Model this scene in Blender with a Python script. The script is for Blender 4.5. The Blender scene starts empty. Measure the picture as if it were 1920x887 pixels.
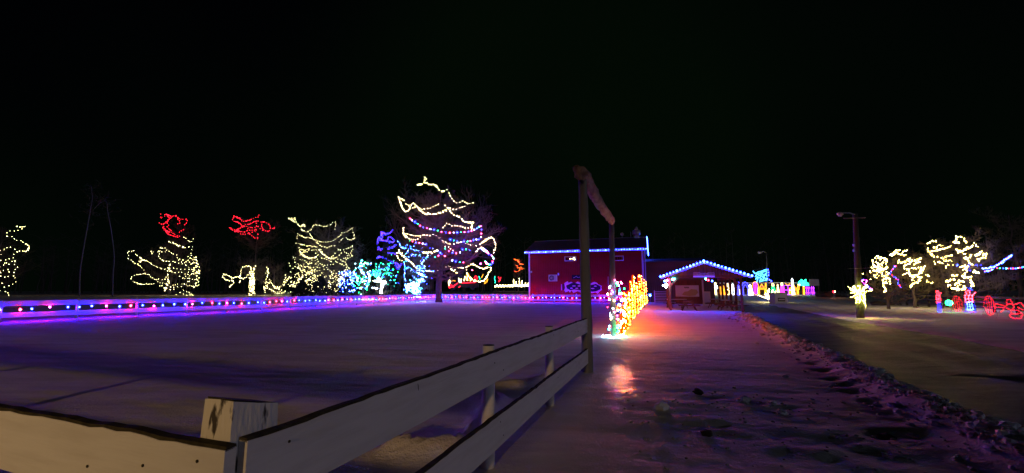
import bpy, math, random
import numpy as np
from mathutils import Vector, Matrix
random.seed(11); rng = np.random.default_rng(11)
S = bpy.context.scene; COL = S.collection
pi = math.pi
# ------------------------------------------------------------------ camera, world, light
CAMH, PITCH, F = 1.6, math.radians(7.4), 780.0        # F in pixels of a 1920 wide frame
cd = bpy.data.cameras.new('camera'); cam = bpy.data.objects.new('camera', cd); COL.objects.link(cam)
cam.location = (0, 0, CAMH); cam.rotation_euler = (pi/2 + PITCH, 0, 0)
cd.sensor_width = 36; cd.lens = F/1920*36; cd.clip_start = .05; cd.clip_end = 3000
S.camera = cam
W = bpy.data.worlds.new('World'); S.world = W; W.use_nodes = True
wn = W.node_tree.nodes; wl = W.node_tree.links
bg = wn['Background']; bg.inputs[1].default_value = 1.0
tc = wn.new('ShaderNodeTexCoord'); nz = wn.new('ShaderNodeTexNoise'); nz.inputs['Scale'].default_value = 1.3; nz.inputs['Detail'].default_value = 1
rp = wn.new('ShaderNodeValToRGB')
rp.color_ramp.elements[0].position = .38; rp.color_ramp.elements[0].color = (.00025, .00028, .0007, 1)
rp.color_ramp.elements[1].position = .68; rp.color_ramp.elements[1].color = (.0008, .0026, .0010, 1)
wl.new(tc.outputs['Generated'], nz.inputs['Vector']); wl.new(nz.outputs['Fac'], rp.inputs[0]); wl.new(rp.outputs[0], bg.inputs[0])
sd = bpy.data.lights.new('moon_fill', 'SUN'); sd.energy = .135; sd.angle = math.radians(5); sd.color = (.62, .66, .98)  # added cool sun lamp for the rails, standing in for moonlight
moon_fill = bpy.data.objects.new('moon_fill', sd); COL.objects.link(moon_fill)
moon_fill.rotation_euler = Vector((-.84, .50, -.135)).to_track_quat('-Z', 'Y').to_euler()
S.view_settings.view_transform = 'Standard'; S.view_settings.look = 'None'; S.view_settings.exposure = 0; S.view_settings.gamma = 1
S.render.engine = 'CYCLES'
cy = S.cycles; cy.use_denoising = True; cy.use_light_tree = True; cy.max_bounces = 4; cy.diffuse_bounces = 2
cy.glossy_bounces = 2; cy.sample_clamp_indirect = 2.0; cy.caustics_reflective = False; cy.caustics_refractive = False
# ------------------------------------------------------------------ helpers
ct, st = math.cos(PITCH), math.sin(PITCH)
def ray(px, py):
    u, v = px-960, py-443.5
    return (u, F*ct + v*st, F*st - v*ct)
def P(px, py, Y):
    """the point at distance Y that lies where the survey photograph puts (px, py)"""
    r = ray(px, py); k = Y/r[1]; return (r[0]*k, Y, CAMH + r[2]*k)
def G(px, py, z=0):
    r = ray(px, py); k = (z-CAMH)/r[2]; return (r[0]*k, r[1]*k, z)
D1 = np.array((.33, .944, 0.)); D2 = np.array((.944, -.33, 0.))      # the two directions of the arena
D1 /= np.linalg.norm(D1); D2 /= np.linalg.norm(D2); UP = np.array((0, 0, 1.))
ROOT = {}
def base_of(o): return np.array(ROOT.get(o.name, (0, 0, 0)))
def thing(name, label, cat, loc, group=None, kind=None):
    o = bpy.data.objects.new(name, None); COL.objects.link(o); o.location = loc; o.empty_display_size = .2
    o['label'] = label; o['category'] = cat
    if group: o['group'] = group
    if kind: o['kind'] = kind
    ROOT[o.name] = tuple(loc); return o
def tag(o, label, cat, group=None, kind=None):
    o['label'] = label; o['category'] = cat
    if group: o['group'] = group
    if kind: o['kind'] = kind
    return o
class MB:
    def __init__(s): s.v = []; s.f = []; s.mi = []; s.cur = 0
    def add(s, vs, fs):
        n = len(s.v); s.v += [tuple(map(float, v)) for v in vs]
        s.f += [tuple(i+n for i in f) for f in fs]; s.mi += [s.cur]*len(fs)
    def box(s, c, ax, ay, az):
        """box centred at c with half-vectors ax, ay, az"""
        c, ax, ay, az = map(np.array, (c, ax, ay, az))
        vs = [c+i*ax+j*ay+k*az for k in (-1, 1) for j in (-1, 1) for i in (-1, 1)]
        s.add(vs, [(0, 2, 3, 1), (4, 5, 7, 6), (0, 1, 5, 4), (2, 6, 7, 3), (0, 4, 6, 2), (1, 3, 7, 5)])
    def abox(s, x0, x1, y0, y1, z0, z1):
        s.box(((x0+x1)/2, (y0+y1)/2, (z0+z1)/2), ((x1-x0)/2, 0, 0), (0, (y1-y0)/2, 0), (0, 0, (z1-z0)/2))
    def tube(s, pts, rad, n=8, caps=True):
        pts = [np.array(p, float) for p in pts]
        if np.isscalar(rad): rad = [rad]*len(pts)
        vs = []; fs = []; last = None
        for i, p in enumerate(pts):
            t = pts[min(i+1, len(pts)-1)] - pts[max(i-1, 0)]; t = t/(np.linalg.norm(t)+1e-9)
            a = last if last is not None else (np.array((1., 0, 0)) if abs(t[0]) < .8 else np.array((0, 1., 0)))
            a = a - t*np.dot(a, t); a /= np.linalg.norm(a)+1e-9; last = a; b = np.cross(t, a)
            for k in range(n):
                th = 2*pi*k/n; vs.append(p + rad[i]*(math.cos(th)*a + math.sin(th)*b))
        for i in range(len(pts)-1):
            for k in range(n):
                q = (k+1) % n; fs.append((i*n+k, i*n+q, (i+1)*n+q, (i+1)*n+k))
        if caps: fs.append(tuple(range(n))[::-1]); fs.append(tuple((len(pts)-1)*n+k for k in range(n)))
        s.add(vs, fs)
    def prism(s, poly, d):
        """extrude polygon (list of 3d points) by vector d"""
        n = len(poly); poly = [np.array(p, float) for p in poly]; d = np.array(d, float)
        s.add(poly+[p+d for p in poly], [tuple(range(n))[::-1], tuple(range(n, 2*n))] + [(i, (i+1) % n, n+(i+1) % n, n+i) for i in range(n)])
    def ball(s, c, r, sx=1, sy=1, sz=1, lv=0):
        V, Fc = ICO[lv]; s.add([(c[0]+r*sx*v[0], c[1]+r*sy*v[1], c[2]+r*sz*v[2]) for v in V], Fc)
    def build(s, name, mat, parent=None, smooth=False, bevel=0):
        me = bpy.data.meshes.new(name); b = base_of(parent) if parent else np.zeros(3)
        me.from_pydata([tuple(np.array(v)-b) for v in s.v], [], s.f)
        for m in (mat if isinstance(mat, (list, tuple)) else [mat]): me.materials.append(m)
        if any(s.mi): me.polygons.foreach_set('material_index', s.mi)
        if smooth: me.polygons.foreach_set('use_smooth', [True]*len(me.polygons))
        me.update(); o = bpy.data.objects.new(name, me); COL.objects.link(o)
        if parent: o.parent = parent; ROOT[o.name] = ROOT.get(parent.name, (0, 0, 0))
        if bevel:
            m = o.modifiers.new('bevel', 'BEVEL'); m.width = bevel; m.segments = 1; m.limit_method = 'ANGLE'
        return o
def ico():
    t = (1+5**.5)/2
    v = [(-1, t, 0), (1, t, 0), (-1, -t, 0), (1, -t, 0), (0, -1, t), (0, 1, t), (0, -1, -t), (0, 1, -t), (t, 0, -1), (t, 0, 1), (-t, 0, -1), (-t, 0, 1)]
    v = [tuple(np.array(a)/np.linalg.norm(a)) for a in v]
    f = [(0, 11, 5), (0, 5, 1), (0, 1, 7), (0, 7, 10), (0, 10, 11), (1, 5, 9), (5, 11, 4), (11, 10, 2), (10, 7, 6), (7, 1, 8), (3, 9, 4), (3, 4, 2), (3, 2, 6), (3, 6, 8), (3, 8, 9), (4, 9, 5), (2, 4, 11), (6, 2, 10), (8, 6, 7), (9, 8, 1)]
    return v, f
def sub(vf):
    v, f = vf; v = list(v); mid = {}; nf = []
    def m(a, b):
        k = (min(a, b), max(a, b))
        if k not in mid:
            p = np.array(v[a])+np.array(v[b]); v.append(tuple(p/np.linalg.norm(p))); mid[k] = len(v)-1
        return mid[k]
    for a, b, c in f:
        x, y, z = m(a, b), m(b, c), m(c, a); nf += [(a, x, z), (x, b, y), (z, y, c), (x, y, z)]
    return v, nf
OCT = ([(1, 0, 0), (-1, 0, 0), (0, 1, 0), (0, -1, 0), (0, 0, 1), (0, 0, -1)], [(0, 2, 4), (2, 1, 4), (1, 3, 4), (3, 0, 4), (2, 0, 5), (1, 2, 5), (3, 1, 5), (0, 3, 5)])
ICO = {-1: OCT, 0: ico()}; ICO[1] = sub(ICO[0])
# ------------------------------------------------------------------ materials
def mat(name, col, rough=.7, spec=.3, noise=None, bump=None, metal=0):
    """noise = (scale, second colour, low, high[, stretch]); bump = (scale, strength, distance)"""
    m = bpy.data.materials.new(name); m.use_nodes = True; n = m.node_tree.nodes; l = m.node_tree.links
    b = n['Principled BSDF']; b.inputs['Base Color'].default_value = (*col, 1); b.inputs['Roughness'].default_value = rough
    b.inputs['Specular IOR Level'].default_value = spec; b.inputs['Metallic'].default_value = metal
    t = n.new('ShaderNodeTexCoord')
    if noise:
        mp = n.new('ShaderNodeMapping'); mp.inputs['Scale'].default_value = noise[4] if len(noise) > 4 else (1, 1, 1)
        x = n.new('ShaderNodeTexNoise'); x.inputs['Scale'].default_value = noise[0]; x.inputs['Detail'].default_value = 6
        r = n.new('ShaderNodeMapRange'); r.inputs[1].default_value = noise[2]; r.inputs[2].default_value = noise[3]
        mx = n.new('ShaderNodeMix'); mx.data_type = 'RGBA'; mx.inputs[6].default_value = (*col, 1); mx.inputs[7].default_value = (*noise[1], 1)
        l.new(t.outputs['Object'], mp.inputs[0]); l.new(mp.outputs[0], x.inputs['Vector']); l.new(x.outputs['Fac'], r.inputs[0]); l.new(r.outputs[0], mx.inputs[0]); l.new(mx.outputs[2], b.inputs['Base Color'])
    if bump:
        x = n.new('ShaderNodeTexNoise'); x.inputs['Scale'].default_value = bump[0]; x.inputs['Detail'].default_value = 8
        mp = n.new('ShaderNodeMapping'); mp.inputs['Scale'].default_value = bump[3] if len(bump) > 3 else (1, 1, 1)
        u = n.new('ShaderNodeBump'); u.inputs['Strength'].default_value = bump[1]; u.inputs['Distance'].default_value = bump[2]
        l.new(t.outputs['Object'], mp.inputs[0]); l.new(mp.outputs[0], x.inputs['Vector']); l.new(x.outputs['Fac'], u.inputs['Height']); l.new(u.outputs[0], b.inputs['Normal'])
    return m
def emit(name, col, strength):
    m = bpy.data.materials.new(name); m.use_nodes = True; n = m.node_tree.nodes; l = m.node_tree.links
    n.remove(n['Principled BSDF']); e = n.new('ShaderNodeEmission'); e.inputs[0].default_value = (*col, 1); e.inputs[1].default_value = strength
    l.new(e.outputs[0], n['Material Output'].inputs[0]); return m
M = {}
M['paint'] = mat('white_board_paint', (.80, .80, .80), .55, .35, (2.2, (.70, .69, .68), .42, .72, (1, 1, 9)), (9, .22, .01, (1, 1, 11)))
M['chip'] = mat('chipped_paint', (.86, .84, .78), .6, .3, (20, (.08, .07, .06), .56, .62, (1, 1, .3)), (30, .6, .012, (1, 1, .3)))
M['bare'] = mat('weathered_bare_wood', (.035, .03, .022), .9, .1, (20, (.09, .08, .045), .4, .8), (40, .5, .01))
M['log'] = mat('grey_log', (.29, .30, .31), .85, .15, (7, (.18, .17, .155), .35, .7, (1, 1, .15)), (22, .7, .02, (1, 1, .12)))
M['beam'] = mat('peeled_beam', (.40, .27, .22), .85, .15, (9, (.20, .12, .10), .4, .65, (1, .3, 1)), (18, .8, .03))
M['fpaint'] = mat('far_fence_paint', (.66, .66, .66), .6)
M['wood'] = mat('brown_stained_wood', (.16, .075, .045), .8, .2, (5, (.09, .045, .03), .4, .7))
M['plank'] = mat('brown_plank', (.19, .10, .075), .8, .2, (3, (.11, .06, .045), .4, .7, (1, 1, .2)))
M['red'] = mat('red_barn_metal', (.33, .017, .014), .6, .25, (1.2, (.26, .013, .011), .4, .7), (9, .15, .01))
M['roof'] = mat('barn_roof', (.11, .10, .12), .6, .3, (2, (.16, .15, .17), .4, .7))
M['trim'] = mat('white_trim', (.7, .7, .72), .5)
M['metal'] = mat('galvanised', (.45, .46, .47), .4, .5, metal=.6)
M['plastic'] = mat('pale_plastic', (.65, .65, .62), .5)
M['dark'] = mat('dark_plastic', (.02, .02, .025), .6)
M['glass'] = mat('dark_glass', (.01, .01, .015), .08, .6)
M['black'] = mat('black_wire', (.01, .012, .01), .7)
M['bark'] = mat('grey_bark', (.14, .12, .10), .9, .1, (6, (.08, .07, .06), .4, .7, (1, 1, .3)))
M['pole'] = mat('weathered_pole', (.10, .12, .095), .9, .1, (6, (.07, .08, .06), .4, .7, (1, 1, .2)))
M['twig'] = mat('twigs', (.125, .105, .075), .9, .1)
M['birch'] = mat('pale_birch_bark', (.17, .18, .14), .8, .1, (8, (.1, .1, .08), .6, .65))
M['needle'] = mat('spruce_needles', (.03, .055, .03), .9, .1)
M['signw'] = mat('white_signboard', (.55, .62, .78), .5)
M['signd'] = mat('dark_signboard', (.012, .012, .03), .5)
M['mapc'] = mat('map_patch', (.36, .36, .22), .6)
M['pale_snow'] = mat('settled_and_lit_snow', (.78, .80, .84), .6)
M['rock'] = mat('dark_stone', (.05, .048, .045), .85, .2, (6, (.1, .09, .08), .4, .7), (8, .8, .03))
M['rail'] = mat('dark_fence_wood', (.045, .035, .03), .85)
def E(n, c, s): M[n] = emit(n, c, s)
E('warm', (1, .85, .36), 19); E('warmL', (1, .80, .33), 32); E('blue', (.002, .0035, 1), 1500); E('redb', (1, .008, .03), 420); E('pink', (1, .012, .28), 480)
E('blues', (.03, .03, 1), 12); E('violets', (.22, .02, 1), 8); E('redt', (1, .012, .03), 9); E('green', (.01, 1, .16), 60); E('cyan', (.05, .7, 1), 60)
E('white', (.55, .75, 1), 45); E('amber', (1, .30, .03), 34); E('mblue', (.012, .03, 1), 90); E('mred', (1, .015, .03), 60); E('icewhite', (.03, .09, 1), 120)
E('candle', (1, .10, .004), 340); E('candleY', (1, .22, .03), 200); E('pinkp', (1, .03, .25), 70); E('fringe_glow', (1, .045, .0), 3.2); E('dimblue', (.02, .03, 1), 40); E('orange', (1, .10, .01), 20)
E('eave', (.0009, .0024, 1), 1350); E('eave_soft', (.0030, .009, 1), 380); E('tube', (.03, .07, 1), 40); E('violet', (.4, .03, 1), 9); E('gold', (1, .35, .02), 4); E('magenta', (1, .03, .5), 6); E('teal', (.02, .9, .5), 8)
E('burst', (1, .84, .09), 230); E('warmR', (1, .74, .20), 62); E('script', (.06, .42, 1), 7); E('whitef', (.75, .88, 1), 7); E('warmf', (1, .78, .28), 7); E('greenf', (.02, 1, .2), 4)
# ------------------------------------------------------------------ bulbs, strings
BULB = {}
def bulb_mesh(m, r, lv=0):
    k = (m, round(r, 3), lv)
    if k not in BULB:
        V, Fc = ICO[lv]; me = bpy.data.meshes.new('bulb'); me.from_pydata([(a*r, b*r, c*r*1.25) for a, b, c in V], [], Fc)
        me.materials.append(M[m]); me.polygons.foreach_set('use_smooth', [True]*len(me.polygons)); BULB[k] = me
    return BULB[k]
def put_bulb(parent, p, m, r, name='bulb'):
    o = bpy.data.objects.new(name, bulb_mesh(m, r)); COL.objects.link(o); o.parent = parent
    o.location = Vector(p) - Vector(base_of(parent)); return o
def walk(pts, step):
    pts = [np.array(p, float) for p in pts]; out = [pts[0]]; carry = 0.
    for a, b in zip(pts, pts[1:]):
        L = np.linalg.norm(b-a); d = step-carry
        while d < L: out.append(a+(b-a)*d/L); d += step
        carry = L-(d-step)
    return out
def smooth_px(pl):
    if len(pl) < 3: return pl
    out = [pl[0]]
    for i in range(len(pl)-1):
        p0, p1, p2, p3 = pl[max(i-1, 0)], pl[i], pl[i+1], pl[min(i+2, len(pl)-1)]
        for k in (1, 2, 3, 4):
            t = k/4; out.append(tuple(.5*((2*p1[j])+(-p0[j]+p2[j])*t+(2*p0[j]-5*p1[j]+4*p2[j]-p3[j])*t*t+(-p0[j]+3*p1[j]-3*p2[j]+p3[j])*t**3) for j in (0, 1)))
    return out
def tree_string(label, Y, axis_px, Rw, T, lines, mats, step=.36, r=.055, group='strings of lights wound on trees', cat='string lights', extra=(), jit=.05, name='string_lights', cable=True):
    """strings lie round the tree's crown (radius Rw metres about the axis); one bulbs part per colour"""
    x0, y0, s = T; cx = P(axis_px, 500, Y)[0]; rnd = random.Random(label)
    root = thing(name, label, cat, (cx, Y, 0), group)
    B = {m: MB() for m in set(mats)}; cab = MB(); pts3 = []; k = 0
    for li, pl in enumerate(lines):
        thick = 1
        if isinstance(pl[0], int): thick = pl[0]; pl = pl[1]
        px = [(x0+a*s, y0+b*s) for a, b in smooth_px(list(pl))]
        side = -1 if rnd.random() < .8 else .6
        w = []
        for a, b in px:
            q = P(a, b, Y); dx = q[0]-cx; dy = side*math.sqrt(max(0, Rw*Rw-dx*dx))*.8
            w.append(P(a, b, Y+dy))
        if cable and len(w) > 1: cab.tube(w, .012, 3, False)
        for t in range(thick):
            for p in walk(w, step*rnd.uniform(.9, 1.1)) if len(w) > 1 else w:
                m = mats[k % len(mats)]; k += 1 if rnd.random() < .9 else 2
                rr = r*rnd.uniform(.75, 1.2)*(1.15 if thick > 1 else 1)
                j = jit*(1+.6*(thick > 1))
                B[m].ball((p[0]+rnd.gauss(0, j), p[1]+rnd.gauss(0, j), p[2]+rnd.gauss(0, j)), rr, lv=-1)
    for (px, py) in extra:
        m = rnd.choice(mats); B[m].ball(P(x0+px*s, y0+py*s, Y+rnd.uniform(-Rw, Rw)*.6), r*rnd.uniform(.7, 1.15), lv=-1)
    for m, b in B.items():
        if b.v: o = b.build('bulbs', M[m], root); o['kind'] = 'stuff'
    if cab.v: o = cab.build('cable', M['black'], root); o['kind'] = 'stuff'
    return root
# ------------------------------------------------------------------ terrain
def vnoise(x, y, seed=0):
    xi = np.floor(x).astype(np.int64); yi = np.floor(y).astype(np.int64); fx = x-xi; fy = y-yi
    fx = fx*fx*(3-2*fx); fy = fy*fy*(3-2*fy)
    def h(a, b):
        n = (a*374761393 + b*668265263 + seed*974711) & 0x7fffffff
        n = ((n ^ (n >> 13))*1274126177) & 0x7fffffff
        return ((n ^ (n >> 16)) & 0xffff)/65535.
    return (h(xi, yi)*(1-fx)+h(xi+1, yi)*fx)*(1-fy) + (h(xi, yi+1)*(1-fx)+h(xi+1, yi+1)*fx)*fy
def fbm(x, y, o=4, seed=0):
    s = 0; a = .5
    for i in range(o): s = s+a*(vnoise(x, y, seed+i)-.5); x = x*2.03+5; y = y*2.03+9; a *= .5
    return s
def sst(a, b, x): t = np.clip((x-a)/(b-a), 0, 1); return t*t*(3-2*t)
LE = [G(*p)[:2] for p in ((1960, 842), (1905, 818), (1842, 796), (1768, 759), (1695, 726), (1621, 689), (1547, 659), (1474, 626), (1425, 603), (1398, 588), (1372, 576))]
RE = [G(*p)[:2] for p in ((2100, 700), (1920, 652), (1750, 622), (1610, 602), (1520, 585), (1445, 570), (1410, 564))]
ley = np.array([p[1] for p in LE]); lex = np.array([p[0] for p in LE]); rey = np.array([p[1] for p in RE]); rex = np.array([p[0] for p in RE])
def xl(y): return np.interp(y, ley, lex)+np.where(y < ley[0], (y-ley[0])*.3, 0)+np.where(y > ley[-1], (y-ley[-1])*.8, 0)
def xr(y): return np.interp(y, rey, rex)+np.where(y > rey[-1], (y-rey[-1])*.8, 0)+np.where(y < rey[0], 3.0, 0)
CREST = [[G(*p)[:2] for p in ((738, 846), (800, 856), (868, 846), (900, 806), (915, 772), (935, 752))], [G(*p)[:2] for p in ((925, 728), (975, 727), (1015, 716), (1045, 700))]]
FEET = [G(*p)[:2] for p in ((1443, 622), (1462, 632), (1480, 645), (1500, 655), (1523, 683), (1545, 697), (1562, 711), (1588, 722), (1602, 733), (1632, 755), (1650, 765), (1668, 776), (1690, 788), (1655, 815), (1712, 815))]
LUMP = [(G(1240, 765), .45), (G(1310, 740), .40), (G(1330, 800), .45), (G(1400, 750), .5), (G(1480, 765), .5), (G(1420, 795), .45), (G(1230, 810), .4), (G(1500, 830), .5), (G(1600, 850), .45), (G(1660, 830), .4), (G(1290, 855), .35)]
CL = np.array(G(820, 565)[:2])                                         # far left corner of the arena
def terrain(x, y, detail=True):
    x = np.asarray(x, float); y = np.asarray(y, float)
    dl = -((x-CL[0])*D2[0]+(y-CL[1])*D2[1])                            # distance beyond the left fence line
    h = .9*np.maximum(sst(3, 26, dl), sst(60, 92, y+.15*np.minimum(x, 0)))
    h = np.maximum(h, .85*sst(50, 78, y)*sst(17, 24, x))
    h = h+.7*sst(8, 60, x-xr(y))*sst(30, 60, y)
    inr = sst(-.1, .5, x-xl(y))*sst(-.1, .9, xr(y)-x)*sst(0, 2, y+5)
    r = .30*fbm(x*.12, y*.12, 3, 3)*sst(4, 25, y)
    ux = x*.94-y*.33; uy = x*.33+y*.94
    r = r+.055*fbm(ux*.42+1.2*fbm(x*.5, y*.5, 2, 8), uy*1.5, 4, 11)+.022*fbm(ux*1.6, uy*6.5, 3, 19)
    r = r+.035*fbm(x*.8, y*.8, 4, 31)
    h = h+r*(1-.97*inr)*(1-.45*sst(8, 30, y))-.17*inr
    d = (x-xl(y)+.32)/.40
    h = h+(.15+.13*fbm(x*3, y*3, 3, 41))*np.exp(-d*d)*sst(2, 4, y)*(1-sst(24, 34, y))
    if detail:
        for cr, hh, w in ((CREST[0], .19, .10), (CREST[1], .13, .13)):
            best = np.full(x.shape, 9.)
            for a, b in zip(cr, cr[1:]):
                a = np.array(a); b = np.array(b); L = ((b-a)**2).sum(); t = np.clip(((x-a[0])*(b[0]-a[0])+(y-a[1])*(b[1]-a[1]))/L, 0, 1)
                best = np.minimum(best, np.hypot(x-a[0]-t*(b[0]-a[0]), y-a[1]-t*(b[1]-a[1])))
            h = h+hh*np.exp(-(best/w)**1.3)
        for i, (a, b) in enumerate(FEET):
            k = np.exp(-(((x-a)*.8+(y-b)*.5)/.17)**2-(((x-a)*-.5+(y-b)*.8)/.11)**2)
            h = h-.055*k+.02*np.exp(-((x-a-.12)**2+(y-b-.15)**2)/.02)
        for (c, w) in LUMP:
            k = np.exp(-((x-c[0])**2+(y-c[1])**2)/(w*w)); h = h+k*(.05*fbm(x*5.5, y*5.5, 4, 53)+.022*fbm(x*16, y*16, 2, 57)-.004)
        k = np.exp(-((x-3.2)/1.6)**2-((y-4.6)/1.6)**2); h = h+k*.05*fbm(x*5, y*4, 4, 59)
    return h
def gz(x, y): return float(terrain(np.array([x]), np.array([y]), False)[0])
def grid_mesh(name, X, Y, Z, m):
    ny, nx = X.shape; me = bpy.data.meshes.new(name); co = np.stack([X, Y, Z], -1).reshape(-1, 3)
    i = np.arange(ny*nx).reshape(ny, nx); q = np.stack([i[:-1, :-1], i[:-1, 1:], i[1:, 1:], i[1:, :-1]], -1).reshape(-1, 4)
    me.vertices.add(len(co)); me.vertices.foreach_set('co', co.ravel()); me.loops.add(q.size); me.loops.foreach_set('vertex_index', q.ravel())
    me.polygons.add(len(q)); me.polygons.foreach_set('loop_start', np.arange(0, q.size, 4)); me.polygons.foreach_set('loop_total', np.full(len(q), 4))
    me.polygons.foreach_set('use_smooth', np.ones(len(q), bool)); me.update(); me.validate(); me.materials.append(m)
    o = bpy.data.objects.new(name, me); COL.objects.link(o); return o
def snow_material(name, c1, c2, icy=True, rot=.33):
    m = mat(name, c1, .55, .35); n = m.node_tree.nodes; l = m.node_tree.links; b = n['Principled BSDF']; t = n['Texture Coordinate']
    def N(k, **kw):
        x = n.new(k)
        for a, v in kw.items(): x.inputs[a].default_value = v
        return x
    mp = N('ShaderNodeMapping'); mp.inputs['Rotation'].default_value = (0, 0, rot); mp.inputs['Scale'].default_value = (.35, 1.6, 1)
    l.new(t.outputs['Object'], mp.inputs[0])
    a = N('ShaderNodeTexNoise', Scale=1.1, Detail=7., Roughness=.65); l.new(mp.outputs[0], a.inputs['Vector'])
    r = N('ShaderNodeMapRange'); r.inputs[1].default_value = .38; r.inputs[2].default_value = .66; l.new(a.outputs['Fac'], r.inputs[0])
    mx = n.new('ShaderNodeMix'); mx.data_type = 'RGBA'; mx.inputs[6].default_value = (*c1, 1); mx.inputs[7].default_value = (*c2, 1)
    l.new(r.outputs[0], mx.inputs[0]); l.new(mx.outputs[2], b.inputs['Base Color'])
    f1 = N('ShaderNodeTexNoise', Scale=9., Detail=8., Roughness=.7); l.new(t.outputs['Object'], f1.inputs['Vector'])
    f2 = N('ShaderNodeTexNoise', Scale=3.2, Detail=5.); l.new(mp.outputs[0], f2.inputs['Vector'])
    ad = n.new('ShaderNodeMath'); ad.operation = 'ADD'; l.new(f1.outputs['Fac'], ad.inputs[0]); l.new(f2.outputs['Fac'], ad.inputs[1])
    bu = N('ShaderNodeBump', Strength=.75, Distance=.035)
    f3 = N('ShaderNodeTexNoise', Scale=42., Detail=3.); l.new(t.outputs['Object'], f3.inputs['Vector'])
    a3 = n.new('ShaderNodeMath'); a3.operation = 'MULTIPLY_ADD'; a3.inputs[1].default_value = .45; l.new(f3.outputs['Fac'], a3.inputs[0]); l.new(ad.outputs[0], a3.inputs[2]); l.new(a3.outputs[0], bu.inputs['Height']); l.new(bu.outputs[0], b.inputs['Normal'])
    if icy:      # a wind-polished patch of ice in front of the gateway
        vb = n.new('ShaderNodeVectorMath'); vb.operation = 'SUBTRACT'; vb.inputs[1].default_value = (ICE[0], ICE[1], 0); l.new(t.outputs['Object'], vb.inputs[0])
        ve = N('ShaderNodeMapping'); ve.vector_type = 'TEXTURE'; ve.inputs['Rotation'].default_value = (0, 0, -math.atan2(ICE[0], ICE[1])); ve.inputs['Scale'].default_value = (.36, 2.2, 1); l.new(vb.outputs[0], ve.inputs[0])
        vs = n.new('ShaderNodeVectorMath'); vs.operation = 'LENGTH'; l.new(ve.outputs[0], vs.inputs[0])
        nn = N('ShaderNodeTexNoise', Scale=2.5, Detail=5.); l.new(t.outputs['Object'], nn.inputs['Vector'])
        m1 = n.new('ShaderNodeMath'); m1.operation = 'MULTIPLY_ADD'; m1.inputs[1].default_value = 2.0; l.new(nn.outputs['Fac'], m1.inputs[0]); l.new(vs.outputs['Value'], m1.inputs[2])
        mr = N('ShaderNodeMapRange'); mr.inputs[1].default_value = 1.3; mr.inputs[2].default_value = 1.9; mr.inputs[3].default_value = .09; mr.inputs[4].default_value = .62
        l.new(m1.outputs[0], mr.inputs[0]); sub_ = n.new('ShaderNodeMapRange'); sub_.inputs[1].default_value = .48; sub_.inputs[2].default_value = .62; sub_.inputs[4].default_value = .45
        f4 = N('ShaderNodeTexNoise', Scale=17., Detail=4.); l.new(t.outputs['Object'], f4.inputs['Vector']); l.new(f4.outputs['Fac'], sub_.inputs[0])
        a4 = n.new('ShaderNodeMath'); a4.operation = 'ADD'; a4.use_clamp = True; l.new(mr.outputs[0], a4.inputs[0]); l.new(sub_.outputs[0], a4.inputs[1]); l.new(a4.outputs[0], b.inputs['Roughness'])
    return m
ICE = G(1164, 712)[:2]
M['snow'] = snow_material('trodden_snow', (.76, .74, .72), (.55, .52, .50))
M['road'] = snow_material('icy_road', (.065, .055, .045), (.22, .20, .18), False, -1.12)
M['clump'] = mat('snow_clumps', (.62, .62, .64), .7, .3, (3, (.25, .22, .20), .4, .7), (12, .6, .03))
tx = np.linspace(-1, 1, 760); X = 2.2+7.5*np.sinh(tx*4.75); ty = np.linspace(-1.6, 4.85, 620); Yg = 4.6+5.0*np.sinh(ty)
GX, GY = np.meshgrid(X, Yg); GZ = terrain(GX, GY)
ground = grid_mesh('ground', GX, GY, GZ, M['snow']); ground['kind'] = 'structure'
v = np.linspace(0, 1, 90); yy = -5+5.0*np.sinh(np.linspace(0, 3.35, 220)); yy = yy[yy < 56]
VV, YY = np.meshgrid(v, yy); XX = xl(YY)-.15+(xr(YY)-xl(YY)+.6)*VV
wdt = XX-xl(YY); ZZ = -.055+.032*np.cos(wdt*2*pi/1.7)*np.exp(-((wdt-3.5)/3)**2)+.03*fbm(XX*1.1-YY*.4, YY*.35+XX*.2, 4, 71)
ZZ = ZZ+np.maximum(0, terrain(XX, YY, False)-.05)*0
road = grid_mesh('road', XX, YY, ZZ, M['road']); road['kind'] = 'structure'
# rubble thrown up along the road
def lump(mb, c, r, rnd, lv=0, flat=.65):
    V, Fc = ICO[lv]; a = rnd.uniform(0, 6.28); sx, sy = rnd.uniform(.7, 1.3), rnd.uniform(.7, 1.2)
    vs = []
    for q in V:
        k = r*rnd.uniform(.72, 1.18); x, y, z = q[0]*k*sx, q[1]*k*sy, q[2]*k*flat
        vs.append((c[0]+x*math.cos(a)-y*math.sin(a), c[1]+x*math.sin(a)+y*math.cos(a), c[2]+z))
    mb.add(vs, Fc)
mb = MB(); rnd = random.Random(5)
for i in range(3000):
    y = 2.6+ (rnd.random()**1.7)*26; off = rnd.gauss(-.32, .22 if rnd.random() < .75 else .6); x = float(xl(y))+off
    r = rnd.choice((.010, .015, .015, .02, .02, .03, .04))*rnd.uniform(.6, 1.2)*(1+y*.055)
    mb.cur = 1 if rnd.random() < .16 else 0; lump(mb, (x, y, gz(x, y)+r*(.25+.3*mb.cur)), r*(1+.3*mb.cur), rnd)  # paler share of clods carries the lamp light in its colour
mb.cur = 0
for i in range(160):
    c, w = rnd.choice(LUMP); x = c[0]+rnd.gauss(0, w*.9); y = c[1]+rnd.gauss(0, w*.8); r = rnd.uniform(.008, .028)
    lump(mb, (x, y, float(terrain(np.array([x]), np.array([y]))[0])+r*.2), r, rnd)
o = mb.build('snow_rubble', [M['clump'], M['pale_snow']]); tag(o, 'broken snow clumps ploughed up in a ridge along the icy road', 'snow rubble', kind='stuff')
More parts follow.
